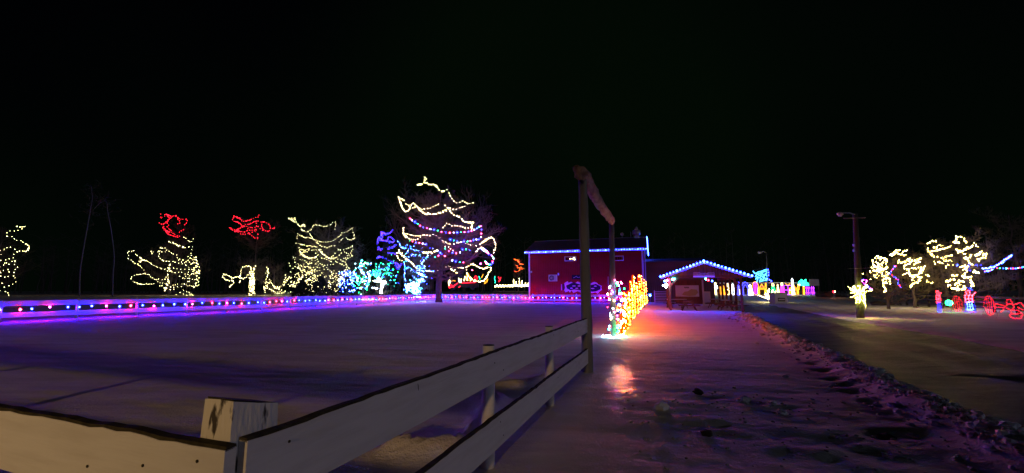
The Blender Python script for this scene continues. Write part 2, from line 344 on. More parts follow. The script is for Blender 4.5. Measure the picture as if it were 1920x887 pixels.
for (px, py, r, lab, m) in ((1241, 768, .10, 'pale snow chunk nearest the glinting ice patch', 'pale_snow'), (1309, 738, .08, 'dark trodden clump farthest up the snow path', 'rock'), (1449, 757, .055, 'small white snow ball at the right of the trodden lumps', 'pale_snow'),
        (1395, 752, .10, 'wide grey clump lying beside the small white snow ball', 'clump'), (1466, 775, .06, 'white chip of snow below the small white snow ball', 'pale_snow'), (1828, 824, .07, 'bright snow block low on the ploughed ridge by the right edge', 'pale_snow'),
        (1838, 806, .09, 'largest pale block on top of the ploughed ridge at right', 'pale_snow'), (1663, 818, .08, 'dark frozen clod at the end of the footprints', 'rock'), (1325, 812, .07, 'dark clod half buried in the snow near the bottom of the path', 'rock')):
    g = G(px, py); mb = MB(); lump(mb, (g[0], g[1], float(terrain(np.array([g[0]]), np.array([g[1]]))[0])+r*.3), r, rnd, 1)
    tag(mb.build('snow_chunk' if m != 'rock' else 'frozen_clod', M[m]), lab, 'snow chunk' if m != 'rock' else 'clod')
# ------------------------------------------------------------------ near board fence
C0 = np.array(G(432, 0+828, 1.05)); C0[2] = 0
GP1 = np.array(G(1101, 697)); GP2 = np.array(G(1150, 632))
d1 = (GP1-C0); d1[2] = 0; d1 /= np.linalg.norm(d1); d2 = np.array((d1[1], -d1[0], 0.))      # right run direction; outward right
LFENCE = np.linalg.norm(GP1-C0)
nf = thing('board_fence', 'white two board fence in the foreground meeting at a chipped square corner post', 'fence', tuple(C0))
def board(a, b, z0, z1, out, th=.042, name='board', parent=nf, jag=True, seed=0):
    """a board from a to b on the outer side 'out'; its bare weathered top edge is a part"""
    a = np.array(a, float); b = np.array(b, float); out = np.array(out, float); L = np.linalg.norm(b-a); n = max(2, int(L/.09)); r_ = random.Random(seed)
    mbw = MB(); mbt = MB(); prev = None; vs = []; tv = []
    for i in range(n+1):
        p = a+(b-a)*i/n; j = r_.gauss(0, .0022)+.003*math.sin(i*.21+seed); zt = z1+j; zb = z0+.004*math.sin(i*.17+seed*2)
        vs += [p+UP*zb, p+out*th+UP*zb, p+out*(th+.0015)+UP*(zt-.012+r_.gauss(0, .0015)), p+UP*(zt-.008)]
        tv += [p-out*.001+UP*(zt-.012), p+out*(th-.001)+UP*(zt-.016), p+out*(th-.004)+UP*zt, p+out*.002+UP*zt]
    def ring(V, mb_):
        fs = []
        for i in range(n):
            for k in range(4): q = (k+1) % 4; fs.append((i*4+k, (i+1)*4+k, (i+1)*4+q, i*4+q))
        fs += [(0, 1, 2, 3), (n*4+3, n*4+2, n*4+1, n*4)]; mb_.add(V, fs)
    ring(vs, mbw); ring(tv, mbt)
    o = mbw.build(name, M['paint'], parent); mbt.build('weathered_edge', M['bare'], o); return o
jn = .845*LFENCE; jl = .83*LFENCE
Lend = LFENCE+.12
board(C0+d1*.035, C0+d1*jn, .775, 1.05, d2, seed=1); board(C0+d1*(jn+.008), C0+d1*Lend, .78, 1.055, d2, seed=2)
board(C0+d1*.035, C0+d1*jl, .19, .47, d2, seed=3); board(C0+d1*(jl+.008), C0+d1*Lend, .185, .465, d2, seed=4)
LL = 17.
for z0, z1, sd_ in ((.775, 1.045, 5), (.19, .47, 6)):
    board(C0-d2*4.2, C0+d2*.034, z0, z1, -d1, seed=sd_); board(C0-d2*9, C0-d2*4.21, z0, z1, -d1, seed=sd_+3); board(C0-d2*LL, C0-d2*9.01, z0, z1, -d1, seed=sd_+6)
# square corner post, round posts
mb = MB(); c = C0-d2*.086+d1*.104; w = 1.
vs = []; 
for z, k in ((-.1, 1.05), (.6, 1.02), (1.0, 1.01), (1.09, 1.0), (1.19, .97)):
    for (i, j) in ((-1, -1), (0, -1.03), (1, -1), (1.02, 0), (1, 1), (0, 1.02), (-1, 1), (-1.02, 0)):
        vs.append(c+d2*i*.079*k+d1*j*.10*k+UP*(z+random.gauss(0, .0025)-(.030*(j+1) if z > 1.1 else 0)))
fs = [tuple(range(32, 40))]+[(i*8+k, i*8+(k+1) % 8, (i+1)*8+(k+1) % 8, (i+1)*8+k) for i in range(4) for k in range(8)]
mb.add(vs, fs); cp = mb.build('corner_post', M['chip'], nf)
mb = MB(); mb.box(c+UP*1.163, d2*.070, d1*.092-UP*.027, UP*.004); mb.build('post_top', M['bare'], cp)
for t in (.349, .648):
    p = C0+d1*t*LFENCE-d2*.075; mb = MB(); mb.tube([p-UP*.2, p+UP*.5, p+UP*1.082], [.066, .062, .058], 14)
    q = mb.build('post', M['paint'], nf, True); mb = MB(); mb.tube([p+UP*1.083, p+UP*1.088], [.057, .054], 14); mb.build('post_top', M['bare'], q)
for s_ in (3.0, 6.2, 9.4, 12.6, 15.8):
    p = C0-d2*s_+d1*.075; mb = MB(); mb.tube([p-UP*.2, p+UP*1.1], .075, 12); mb.build('post', M['paint'], nf, True)
for (t, z) in ((.03, .985), (.03, .84), (.33, .95), (.36, .85), (.62, .99), (.82, .9), (.86, .88), (.35, .40), (.36, .26), (.65, .38), (.82, .4)):
    p = C0+d1*t*LFENCE+d2*.0445+UP*z; nm = MB(); nm.tube([p, p+d2*.003], .006, 6); nm.build('nail_head', M['bare'], nf)
for s_, z in ((.09, .9), (.10, .985), (.75, .88), (.40, .93)):
    p = C0-d2*s_-d1*.0445+UP*z; nm = MB(); nm.tube([p, p-d1*.003], .006, 6); nm.build('nail_head', M['bare'], nf)
for t, z, rx, rz in ((.160, 1.0, .006, .024), (.86, .33, .007, .028)):       # splits in the boards
    p = C0+d1*t*LFENCE+d2*.0438+UP*z; nm = MB(); nm.prism([p-d1*rx+UP*rz, p+d1*rx*.6+UP*rz*.3, p+d1*rx*1.4-UP*rz, p-UP*rz*.4], d2*.001); nm.build('split_mark', M['bare'], nf)
# ------------------------------------------------------------------ gateway of logs
gf = thing('log_gateway', 'tall gateway of two grey log posts carrying a long peeled beam', 'gateway', tuple(GP1))
def rough_log(a, b, r0, r1, n=16, segs=14, amp=.006, seed=0):
    a = np.array(a, float); b = np.array(b, float); t = (b-a)/np.linalg.norm(b-a); u = np.cross(t, (.3, .2, .9)); u /= np.linalg.norm(u); w_ = np.cross(t, u); r_ = random.Random(seed); vs = []
    for i in range(segs+1):
        p = a+(b-a)*i/segs; r = r0+(r1-r0)*i/segs
        for k in range(n): th = 2*pi*k/n; rr = r+r_.gauss(0, amp)+amp*2*math.sin(3*th+seed+i*.3); vs.append(p+rr*(math.cos(th)*u+math.sin(th)*w_))
    fs = [(i*n+k, i*n+(k+1) % n, (i+1)*n+(k+1) % n, (i+1)*n+k) for i in range(segs) for k in range(n)]+[tuple(range(n))[::-1], tuple(segs*n+k for k in range(n))]
    m_ = MB(); m_.add(vs, fs); return m_
T1 = np.array(P(1093, 336, GP1[1]+.0)); T2 = np.array(P(1147, 419, GP2[1]))
rough_log(GP1-UP*.2, T1-UP*.02, .112, .086, seed=1).build('post', M['log'], gf, True)
rough_log(GP2-UP*.2, T2-UP*.03, .10, .085, seed=2).build('post', M['log'], gf, True)
bd = (T2-T1)/np.linalg.norm(T2-T1)
T1b = T1+UP*.06; T2b = T2+UP*.06
rough_log(T1b-bd*.42, T2b+bd*.12, .135, .115, 18, 26, .012, 3).build('beam', M['beam'], gf, True)
mb = MB(); mb.tube([T1-UP*.10-bd*.3+d2*.0, T1-UP*.04+bd*.25], .03, 8); mb.build('steel_bracket', M['dark'], gf, True)
# snow kicked up round the gatepost feet
# ------------------------------------------------------------------ arena fence with its light strings
A = np.array((*CL, 0.)); 
w2 = GP2.copy(); w2[2] = 0
Dp = np.array((16.9, 52.2, 0.))
Aend = A-D1*56
def rail_fence(label, a, b, side, group='white painted arena fences', span=2.9):
    a = np.array(a, float); b = np.array(b, float); L = np.linalg.norm(b-a); d = (b-a)/L; side = np.array(side, float)
    root = thing('rail_fence', label, 'fence', (a[0], a[1], 0), group); n = int(round(L/span)); r_ = random.Random(label)
    for i in range(n+1):
        p = a+d*L*i/n; g = gz(p[0], p[1]); mb = MB(); lean = np.array((r_.gauss(0, .03), r_.gauss(0, .03), 0))
        mb.tube([p-side*.07+UP*(g-.1), p-side*.07+lean+UP*(g+1.16+r_.uniform(-.03, .05))], .065, 7); mb.build('post', M['fpaint'], root, True)
    for z0, z1 in ((.79, 1.06), (.20, .46)):
        for i in range(0, n, 2):
            p, q = a+d*L*i/n, a+d*L*min(i+2, n)/n; gp, gq = gz(*p[:2]), gz(*q[:2]); q = q-d*.02
            mb = MB(); mb.add([p+UP*(z0+gp), q+UP*(z0+gq), q+UP*(z1+gq), p+UP*(z1+gp), p+side*.04+UP*(z0+gp), q+side*.04+UP*(z0+gq), q+side*.04+UP*(z1+gq), p+side*.04+UP*(z1+gp)],
                [(0, 1, 2, 3), (5, 4, 7, 6), (0, 4, 5, 1), (3, 2, 6, 7), (0, 3, 7, 4), (1, 5, 6, 2)]); mb.build('board', M['fpaint'], root)
    return root
rail_fence('left run of the white arena fence under red and blue bulbs', A, Aend, D2)
rail_fence('far run of the white arena fence in front of the red barn', A, Dp, -D1)
rail_fence('right run of the white arena fence behind the blazing candle row', Dp, w2+D1*.5, D2)
def fence_string(label, a, b, side, pat, step=.62, h=.64, r=.042):
    a = np.array(a, float); b = np.array(b, float); L = np.linalg.norm(b-a); d = (b-a)/L; root = thing('string_lights', label, 'string lights', (a[0], a[1], 0), 'coloured bulb strings on the arena fence')
    n = int(L/step); pts = []; r_ = random.Random(label)
    for i in range(n):
        p = a+d*(i+.5+r_.uniform(-.18, .18))*step+np.array(side)*.10; z = h+gz(*p[:2])+.035*math.sin(i*1.9)+.03*math.sin(i*.5)
        q = p+UP*z; pts.append(q+UP*.06)
        if i < 110: put_bulb(root, q, pat[(i+(r_.random() < .12)) % len(pat)], r*r_.uniform(.8, 1.12))
    mb = MB(); mb.tube(pts, .009, 4, False); mb.build('cable', M['black'], root); return root
PAT = ['blue', 'redb', 'blue', 'pink', 'blue', 'redb', 'blue', 'pink']
fence_string('red and blue bulbs glowing along the left run of the arena fence', A-D1*.6, Aend, D2, PAT)
fence_string('pink, red and blue bulbs along the far arena fence before the barn', A+D2*.5, Dp, -D1, PAT, .60)
# ------------------------------------------------------------------ red barn
bc = np.array(P(992, 545, 59.5)); bc[2] = 0
WB = 15.6; DB = 9.4; HE = 7.25; HR = 9.0
barn = thing('red_barn', 'two storey dark red metal barn with white trim and small windows', 'barn', tuple(bc))
def bp(s, d, z): return bc+D2*s+D1*d+UP*z
mb = MB(); mb.add([bp(0, 0, -.3), bp(WB, 0, -.3), bp(WB, DB, -.3), bp(0, DB, -.3), bp(0, 0, HE), bp(WB, 0, HE), bp(WB, DB, HE), bp(0, DB, HE), bp(0, DB/2, HR), bp(WB, DB/2, HR)],
    [(0, 1, 5, 4), (1, 2, 6, 9, 5), (2, 3, 7, 6), (3, 0, 4, 8, 7)]); wall = mb.build('wall', M['red'], barn)
rib = None
for i in range(1, 62):
    s = WB*i/62.
    if rib is None:
        mb = MB(); mb.box((0, 0, 0), D2*.036, D1*.03, UP*(HE/2-.15)); rib = mb.build('wall_rib', M['red'], barn); rib.location = Vector(bp(s, -.018, HE/2+.05)-bc); rib_me = rib.data
        rib_me.transform(Matrix.Translation(Vector(bc)))
    else:
        o = bpy.data.objects.new('wall_rib', rib_me); COL.objects.link(o); o.parent = barn; o.location = Vector(bp(s, -.018, HE/2+.05)-bc)
ov = .45
for nm_, d0, dd in (('roof', -ov, DB/2), ('roof', DB+ov, DB/2)):
    zz = HE-(HR-HE)/(DB/2)*ov; mb = MB()
    mb.prism([bp(-ov, d0, zz), bp(WB+ov, d0, zz), bp(WB+ov, dd, HR), bp(-ov, dd, HR)], UP*.12); rf = mb.build(nm_, M['roof'], barn)
    if d0 < 0:
        for i in range(1, 28):
            s = -ov+(WB+2*ov)*i/28; a, b = bp(s, d0, zz+.13), bp(s, dd, HR+.13); m_ = MB(); m_.tube([a, b], .02, 4); m_.build('roof_seam', M['roof'], rf)
        m_ = MB(); m_.tube([bp(-ov, DB/2, HR+.13), bp(WB+ov, DB/2, HR+.13)], .07, 6); m_.build('ridge_cap', M['metal'], rf)
mb = MB(); mb.box(bp(WB/2, -ov-.03, HE-.27), D2*(WB/2+ov), D1*.03, UP*.17); mb.build('fascia', M['trim'], barn)
for s in (0.02, WB-.12):
    mb = MB(); mb.box(bp(s+.05, -.055, HE/2-.15), D2*.11, D1*.045, UP*(HE/2-.2)); mb.build('corner_trim', M['trim'], barn)
mb = MB(); mb.tube([bp(WB+.25, -.2, HE-.3), bp(WB+.25, -.12, HE-.9), bp(WB+.25, -.12, .4)], .05, 6); mb.build('downspout', M['trim'], barn)
def on_wall(px): 
    u = (px-960)/F/ct; # solve for s on the front wall
    s = (u*bc[1]-bc[0])/(D2[0]-u*D2[1]); return s
def zpix(px, py):
    s = on_wall(px); Y = bp(s, 0, 0)[1]; return P(px, py, Y)[2]
for (x0, x1, y0, y1) in ((1058, 1080, 481, 490), (1146, 1168, 480, 489.5)):
    s0, s1 = on_wall(x0), on_wall(x1); z1_, z0_ = zpix(x0, y0), zpix(x0, y1)
    mb = MB(); cs, cz = (s0+s1)/2, (z0_+z1_)/2; hw, hh = (s1-s0)/2, (z1_-z0_)/2; t = .10
    for k in (-1, 1): mb.box(bp(cs, -.06, cz+k*(hh-t/2)), D2*hw, D1*.05, UP*t/2); mb.box(bp(cs+k*(hw-t/2), -.06, cz), D2*t/2, D1*.048, UP*(hh-t))
    wf = mb.build('window_frame', M['trim'], barn); mb = MB(); mb.box(bp(cs, -.03, cz), D2*(hw-t), D1*.01, UP*(hh-t)); mb.build('pane', M['glass'], wf)
    if x0 < 1100:
        mb = MB(); 
        for a, b, r in ((.45, .0, .07), (.62, .08, .10), (.7, -.12, .08), (.1, .0, .05), (-.1, 0, .05)): mb.ball(bp(cs+a*hw, -.05, cz+b), r, lv=0)
        mb.build('lit_ornament', M['warm'], wf)
s0, s1 = on_wall(1029), on_wall(1044); za, zb = zpix(1029, 527.5), zpix(1029, 515.5); mb = MB(); mb.box(bp((s0+s1)/2, -.25, (za+zb)/2), D2*(s1-s0)/2, D1*.2, UP*(zb-za)/2)
hp = mb.build('heat_pump', M['plastic'], barn, bevel=.02); cf = bp(s0+(s1-s0)*.38, -.455, (za+zb)/2); mb = MB(); mb.tube([cf, cf-D1*.02], (zb-za)*.40, 20); fan = mb.build('fan_grille', M['dark'], hp)
mb = MB()
for k in range(5): a = k*2*pi/5; mb.tube([cf-D1*.03, cf-D1*.03+(D2*math.cos(a)+UP*math.sin(a))*(zb-za)*.34], [.04, .09], 5)
mb.build('fan_blade', M['metal'], hp)
mb = MB(); q = bp(on_wall(1046), -.05, zpix(1046, 514)); mb.box(q, D2*.09, D1*.05, UP*.16); mb.build('vent_cap', M['trim'], barn)
mb = MB(); q = bp(on_wall(1138), -.04, zpix(1138, 532)); mb.box(q, D2*.045, D1*.02, UP*.95); mb.build('conduit', M['metal'], barn)
mb = MB(); q = bp(on_wall(996), -.06, zpix(996, 510)); mb.box(q, D2*.10, D1*.06, UP*.12); mb.build('wall_light', M['trim'], barn)
# narrow dark name board with pale peaked lettering
s0, s1 = on_wall(1071), on_wall(1107); z0_, z1_ = zpix(1071, 524), zpix(1071, 515.5)
mb = MB(); mb.box(bp((s0+s1)/2, -.07, (z0_+z1_)/2), D2*(s1-s0)/2, D1*.03, UP*(z1_-z0_)/2); nb = mb.build('name_board', M['signd'], barn)
mb = MB(); zc = (z0_+z1_)/2
mb.tube([bp(s0+.2, -.11, zc-.1), bp(s0+.42, -.11, zc-.05), bp(s0+.6, -.11, zc+.14), bp(s0+.78, -.11, zc-.04), bp(s0+.95, -.11, zc-.08)], .025, 5)
for k in range(11): x = s0+1.05+k*.125; mb.box(bp(x, -.105, zc-.02+.02*(k % 3)), D2*.038, D1*.004, UP*(.06+.025*((k*7) % 3)))
mb.build('lettering', M['trim'], nb)
# jagged mural board
def outline(pts): return [(on_wall(a), zpix(a, b)) for a, b in pts]
def wallpoly(pts, off, th, m, name, par):
    o2 = outline(pts); mb = MB(); mb.prism([bp(a, -off, b) for a, b in o2], -D1*th); return mb.build(name, M[m], par)
k = .0789
Z6 = lambda L: [(1030+a*k, 500+b*k) for a, b in L]
M['mural'] = mat('mural_pale', (.62, .55, .60), .6)
mur = wallpoly(Z6([(340, 400), (365, 375), (420, 345), (440, 385), (500, 360), (560, 395), (620, 380), (650, 355), (720, 385), (800, 350), (870, 380), (960, 400), (1040, 360), (1105, 385), (1130, 420), (1220, 460), (1200, 500), (1215, 550), (1150, 600), (1115, 645), (1060, 605), (980, 630), (900, 600), (820, 635), (740, 630), (650, 580), (550, 625), (500, 560), (470, 620), (440, 575), (365, 610), (340, 560), (360, 500)]), .06, .03, 'mural', 'mural_board', barn)
for blk in ([(380, 450), (440, 425), (500, 395), (570, 372), (640, 400), (740, 430), (840, 410), (960, 440), (1080, 410), (1140, 440), (1190, 470), (1185, 540), (1080, 590), (980, 600), (900, 570), (800, 590), (700, 560), (580, 545), (480, 560), (400, 520)],):
    wallpoly(Z6(blk), .092, .012, 'signd', 'dark_emblem', mur)
mb = MB()
for a, b, c_ in ((530, 460, 70), (660, 460, 60), (490, 512, 36), (610, 515, 44), (720, 520, 60), (820, 470, 70), (860, 520, 60), (965, 520, 70), (1040, 465, 50)):
    for j in range(3):
        x = 1030+(a+c_*(j+.5)/3)*k; mb.box(bp(on_wall(x), -.107, zpix(x, 500+b*k)), D2*.09, D1*.004, UP*(.05+.02*(j % 2)))
mb.build('lettering', M['mural'], mur)
for a, w_ in ((275, 12), (318, 30)):
    mb = MB(); x = 1030+a*k; mb.box(bp(on_wall(x), -.05, zpix(x, 538.5)), D2*w_*k*.04, D1*.03, UP*.42); mb.build('louvre', M['signd' if a > 300 else 'mural'], barn)
# roof ventilator and dish
cu = bp(WB-.9, DB/2, HR); vt = MB()
vt.tube([cu-UP*.2, cu+UP*.55], .42, 12); vt.tube([cu+UP*.55, cu+UP*.75, cu+UP*1.15, cu+UP*1.2], [.55, .58, .55, .3], 12); vt.tube([cu+UP*1.2, cu+UP*1.5], [.28, .22], 10); vt.ball(cu+UP*1.55, .2)
vt.build('roof_ventilator', M['metal'], barn, True)
for k_ in range(4):
    a = k_*pi/2+.4; q = cu+np.array((math.cos(a), math.sin(a), 0))*.57; mb = MB(); mb.tube([q+UP*.1, q+UP*.72], .03, 5); mb.build('ventilator_strut', M['dark'], barn)
q = bp(WB-2.9, DB/2, HR); mb = MB(); mb.tube([q, q+UP*.55], .03, 5); mb.ball(q+UP*.7, .26, 1, .4, 1, 1); mb.build('satellite_dish', M['metal'], barn, True)
mb = MB(); q = bp(WB-1.7, DB/2, HR); mb.tube([q, q+UP*1.0], .035, 5); mb.build('vent_pipe', M['metal'], barn)
es = thing('string_lights', 'row of blue white bulbs along the red barn eave', 'string lights', tuple(bp(0, -ov, HE)), 'blue bulb rows on buildings')
n = 48
for i in range(n+1):
    s = -ov+(WB+2*ov)*i/n; put_bulb(es, bp(s, -ov-.10, HE-.28+.02*math.sin(i*2.1)), 'eave' if i % 3 else 'icewhite', .047*random.uniform(.7, 1.2))
mb = MB(); mb.tube([bp(-ov, -ov-.08, HE-.2), bp(WB+ov, -ov-.08, HE-.2)], .012, 4); mb.build('cable', M['black'], es)
rk = thing('glow_tube', 'slanting blue rope light on the barn gable end', 'rope light', tuple(bp(WB+ov+.1, DB/2, HR)))
mb = MB(); mb.tube([bp(WB+ov+.05, DB/2+.2, HR+.1), bp(WB+ov+.05, DB+ov, HE-.35)], .055, 6); mb.build('tube', M['tube'], rk, True)
mb = MB(); mb.tube([bp(WB+ov+.03, DB/2-.1, HR+.18), bp(WB+ov+.03, DB/2+.6, HR-.05)], .05, 6); mb.build('tube_end', M['tube'], rk, True)
# ------------------------------------------------------------------ plank shed and gate beyond the shelter
sc = np.array(P(1209, 545, 57.)); sc[2] = 0
shed = thing('plank_shed', 'tall dark brown plank shed between the red barn and the shelter', 'shed', tuple(sc))
def sp(s, d, z): return sc+D2*s+D1*d+UP*z
WS = 8.6
mb = MB(); mb.add([sp(0, 0, -.2), sp(WS, 0, -.2), sp(WS, 7, -.2), sp(0, 7, -.2), sp(0, 0, 5.4), sp(WS, 0, 5.4), sp(WS, 7, 6.2), sp(0, 7, 6.2)], [(0, 1, 5, 4), (1, 2, 6, 5), (2, 3, 7, 6), (3, 0, 4, 7), (4, 5, 6, 7)])
mb.build('wall', M['plank'], shed)
plk = bpy.data.meshes.new('plank'); b_ = MB(); b_.box((0, 0, 0), D2*.128, D1*.02, UP*2.75); plk.from_pydata(b_.v, [], b_.f); plk.materials.append(M['plank'])
for i in range(32):
    o = bpy.data.objects.new('plank', plk); COL.objects.link(o); o.parent = shed; o.location = Vector(D2*(.13+i*.2675)+D1*(-.02-.014*(i % 2))+UP*(2.65+.02*((i*7) % 5)))
mb = MB(); mb.prism([sp(-.3, -.4, 5.4), sp(WS+.3, -.4, 5.4), sp(WS+.3, 7.3, 6.3), sp(-.3, 7.3, 6.3)], UP*.1); mb.build('roof', M['roof'], shed)
gt = np.array(P(1227, 545, 53.)); gt[2] = 0; g = thing('metal_gate', 'pale tubular gate with seven bars beside the barn', 'gate', tuple(gt))
for k_ in range(7):
    mb = MB(); mb.tube([gt+UP*(.25+k_*.2), gt+D2*1.75+UP*(.25+k_*.2)], .035, 6); mb.build('bar', M['trim'], g)
for s_ in (0, 1.75): mb = MB(); mb.tube([gt+D2*s_, gt+D2*s_+UP*1.6], .06, 8); mb.build('post', M['trim'], g)
# ------------------------------------------------------------------ picnic shelter
so = np.array(G(1258, 583)); WSH = 5.05; DSH = 12.4
sh = thing('picnic_shelter', 'open sided gabled picnic shelter on brown posts with plank gable', 'shelter', tuple(so))
def hp_(s, d, z): return so+D2*s+D1*d+UP*z
ZE, ZR, OV = 2.62, 3.78, .62
for s_ in (0, WSH):
    for i in range(6):
        d = i*DSH/5; q = hp_(s_, d, 0); mb = MB(); mb.box(q+UP*1.32, D2*.085, D1*.085, UP*1.42); mb.build('post', M['wood'], sh, bevel=.01)
for s_ in (0, WSH): mb = MB(); mb.box(hp_(s_, DSH/2, 2.72), D2*.07, D1*(DSH/2+.3), UP*.12); mb.build('header', M['wood'], sh)
mb = MB(); mb.box(hp_(WSH/2, -.11, 2.68), D2*(WSH/2+.1), D1*.03, UP*.11); mb.build('tie_beam', M['wood'], sh)
for s_, k_ in ((0, 1), (WSH, -1)):
    mb = MB(); a, b = hp_(s_, -.02, 1.95), hp_(s_+k_*.65, -.02, 2.6); t = (b-a)/2; mb.box((a+b)/2, t, D1*.05, np.cross(t/np.linalg.norm(t), D1)*.06); mb.build('brace', M['wood'], sh)
slope = (ZR-ZE)/(WSH/2+OV)
for sg in (-1, 1):
    e = WSH/2+sg*(WSH/2+OV); mb = MB(); mb.prism([hp_(e, -.55, ZE), hp_(WSH/2, -.55, ZR), hp_(WSH/2, DSH+.5, ZR), hp_(e, DSH+.5, ZE)], UP*.09); mb.build('roof', M['roof'], sh)
    mb = MB(); a, b = hp_(e, -.58, ZE-.02), hp_(WSH/2, -.58, ZR-.02); t = (b-a)/2; mb.box((a+b)/2, t, D1*.025, UP*.09); mb.build('barge_board', M['trim'], sh)
npl = 25
for i in range(npl):
    s0 = i*WSH/npl+.01; s1 = (i+1)*WSH/npl-.01; zt0 = ZR-abs(s0-WSH/2)*slope-.05; zt1 = ZR-abs(s1-WSH/2)*slope-.05; off = -.16-.018*(i % 2)
    mb = MB(); mb.prism([hp_(s0, off, 2.79), hp_(s1, off, 2.79), hp_(s1, off, zt1), hp_(s0, off, zt0)], D1*.02); mb.build('plank', M['plank'], sh)
def on_sh(px, d=0.):
    q = so+D1*d; u = (px-960)/F/ct; u = (px-960)/(F*ct+.0)  # straight from the survey pixel
    r = ray(px, 545); u = r[0]/r[1]; return (u*q[1]-q[0])/(D2[0]-u*D2[1])
def zsh(px, py, d=0.): q = so+D1*d+D2*on_sh(px, d); return P(px, py, q[1])[2]
sg_ = None
for j, (x0, x1, y0, y1) in enumerate(((1301.5, 1315, 511, 516), (1315.5, 1328, 512.5, 516), (1328.5, 1342, 511, 516), (1301.5, 1342, 517, 520))):
    s0, s1 = on_sh(x0, -.25), on_sh(x1, -.25); z0_, z1_ = zsh(x0, y1, -.25), zsh(x0, y0, -.25)
    mb = MB(); mb.box(hp_((s0+s1)/2, -.22, (z0_+z1_)/2), D2*(s1-s0)/2, D1*.02, UP*(z1_-z0_)/2); sb = mb.build('sign_panel', M['mapc' if j < 3 else 'trim'], sh)
    if j < 3:
        mb = MB()
        for q_ in range(6):
            x = s0+(s1-s0)*(q_+.7)/6.6; mb.box(hp_(x, -.243, (z0_+z1_)/2), D2*.022, D1*.002, UP*(.03+.012*((q_*5) % 3)))
        mb.build('lettering', M['signd'], sb)
# back wall with the map board
s0, s1 = on_sh(1266, DSH), on_sh(1317, DSH); mb = MB(); mb.box(hp_((s0+s1)/2, DSH, 1.45), D2*(s1-s0)/2, D1*.05, UP*1.25); mb.build('back_wall', M['red'], sh)
for i in range(18):
    x = s0+(s1-s0)*(i+.5)/18; mb = MB(); mb.box(hp_(x, DSH-.06, 1.45), D2*.06, D1*.015, UP*1.25); mb.build('plank', M['plank'], sh)
mb = MB(); mb.box(hp_(s1+.05, DSH-.05, 1.35), D2*.08, D1*.08, UP*1.35); mb.build('corner_trim', M['trim'], sh)
mbd = thing('map_board', 'white map board with yellowish land shape on the shelter back wall', 'sign', tuple(hp_(on_sh(1288, DSH), DSH-.1, .9)))
def on_b(px, py, off): s = on_sh(px, DSH-off); return hp_(s, DSH-off, zsh(px, py, DSH-off))
mb = MB(); a, b = on_b(1266.5, 556, .12), on_b(1310.5, 535, .12); c_ = (a+b)/2; mb.box(c_, D2*np.linalg.norm((b-a)[:2])/2, D1*.03, UP*(b-a)[2]/2); mb.build('panel', M['signw'], mbd)
mb = MB(); mb.prism([on_b(x, y, .165) for x, y in ((1278, 553), (1283, 547), (1290, 546), (1296, 542), (1306, 543), (1309, 548), (1304, 554), (1292, 555.3))], -D1*.006); mb.build('map_shape', M['mapc'], mbd)
mb = MB(); 
for q_ in range(8): p = on_b(1283.5+q_*1.15, 539+(.4 if q_ % 3 else -.3), .16); mb.box(p, D2*.022, D1*.003, UP*(.06+.02*(q_ % 2)))
mb.build('lettering', M['signd'], mbd)
ss = thing('string_lights', 'big blue white bulbs along the shelter gable edges', 'string lights', tuple(hp_(WSH/2, -.6, ZR)), 'blue bulb rows on buildings')
for sg in (-1, 1):
    n = 13
    for i in range(n+1):
        if sg == 1 and i == 0: continue
        t = i/n; s_ = WSH/2+sg*(WSH/2+OV+.05)*t; put_bulb(ss, hp_(s_, -.68, ZR+.07-(ZR-ZE)*t), 'eave_soft' if i % 4 else 'icewhite', .066*random.uniform(.75, 1.15))
    mb = MB(); mb.tube([hp_(WSH/2, -.64, ZR+.02), hp_(WSH/2+sg*(WSH/2+OV), -.64, ZE+.02)], .015, 4); mb.build('cable', M['black'], ss)
cl = thing('string_lights', 'short cluster of coloured bulbs hanging inside the shelter eave', 'string lights', tuple(hp_(0, -.1, 2.5)))
for px, py, m, r in ((1247, 527, 'icewhite', .07), (1250, 534, 'white', .11), (1244, 535, 'white', .06), (1252, 526, 'pink', .07), (1249, 538, 'white', .08), (1262, 524, 'cyan', .09), (1266, 523, 'cyan', .05), (1324, 523, 'cyan', .07), (1329, 525.5, 'mred', .06), (1336, 527, 'mblue', .07)):
    put_bulb(cl, hp_(on_sh(px), -.2, zsh(px, py)), m, r)
mb = MB(); mb.tube([hp_(on_sh(x), -.2, zsh(x, y)+.08) for x, y in ((1244, 530), (1252, 524), (1266, 521), (1300, 522), (1324, 521), (1336, 525))], .012, 4); mb.build('cable', M['black'], cl)
# ------------------------------------------------------------------ picnic tables
def picnic(label, x, y, ang, cap=True):
    t = thing('picnic_table', label, 'picnic table', (x, y, 0), 'brown picnic tables in the shelter'); ca, sa = math.cos(ang), math.sin(ang); ux = np.array((ca, sa, 0)); uy = np.array((-sa, ca, 0)); o0 = np.array((x, y, 0.))
    for k_ in range(5): mb = MB(); mb.box(o0+uy*(-.30+k_*.15)+UP*.75, ux*.92, uy*.068, UP*.02); mb.build('table_plank', M['wood'], t)
    for sg in (-1, 1):
        for k_ in (0, 1): mb = MB(); mb.box(o0+uy*sg*(.62+k_*.14)+UP*.44, ux*.92, uy*.062, UP*.02); mb.build('bench_plank', M['wood'], t)
        for e in (-1, 1):
            a, b = o0+ux*e*.7+uy*sg*.55, o0+ux*e*.7+uy*sg*.2+UP*.73; mb = MB(); mb.tube([a, b], .045, 4); mb.build('leg', M['wood'], t)
    for e in (-1, 1): mb = MB(); mb.box(o0+ux*e*.66+UP*.40, ux*.02, uy*.78, UP*.045); mb.build('bench_support', M['wood'], t)
    if cap:
        mb = MB(); mb.box(o0+UP*.795, ux*.85, uy*.30, UP*.022); mb.build('snow_cover', M['pale_snow'], t, bevel=.02)
q = hp_(on_sh(1268, 6), 6, 0); picnic('picnic table left of the barrel end under the map board', q[0], q[1], .1)
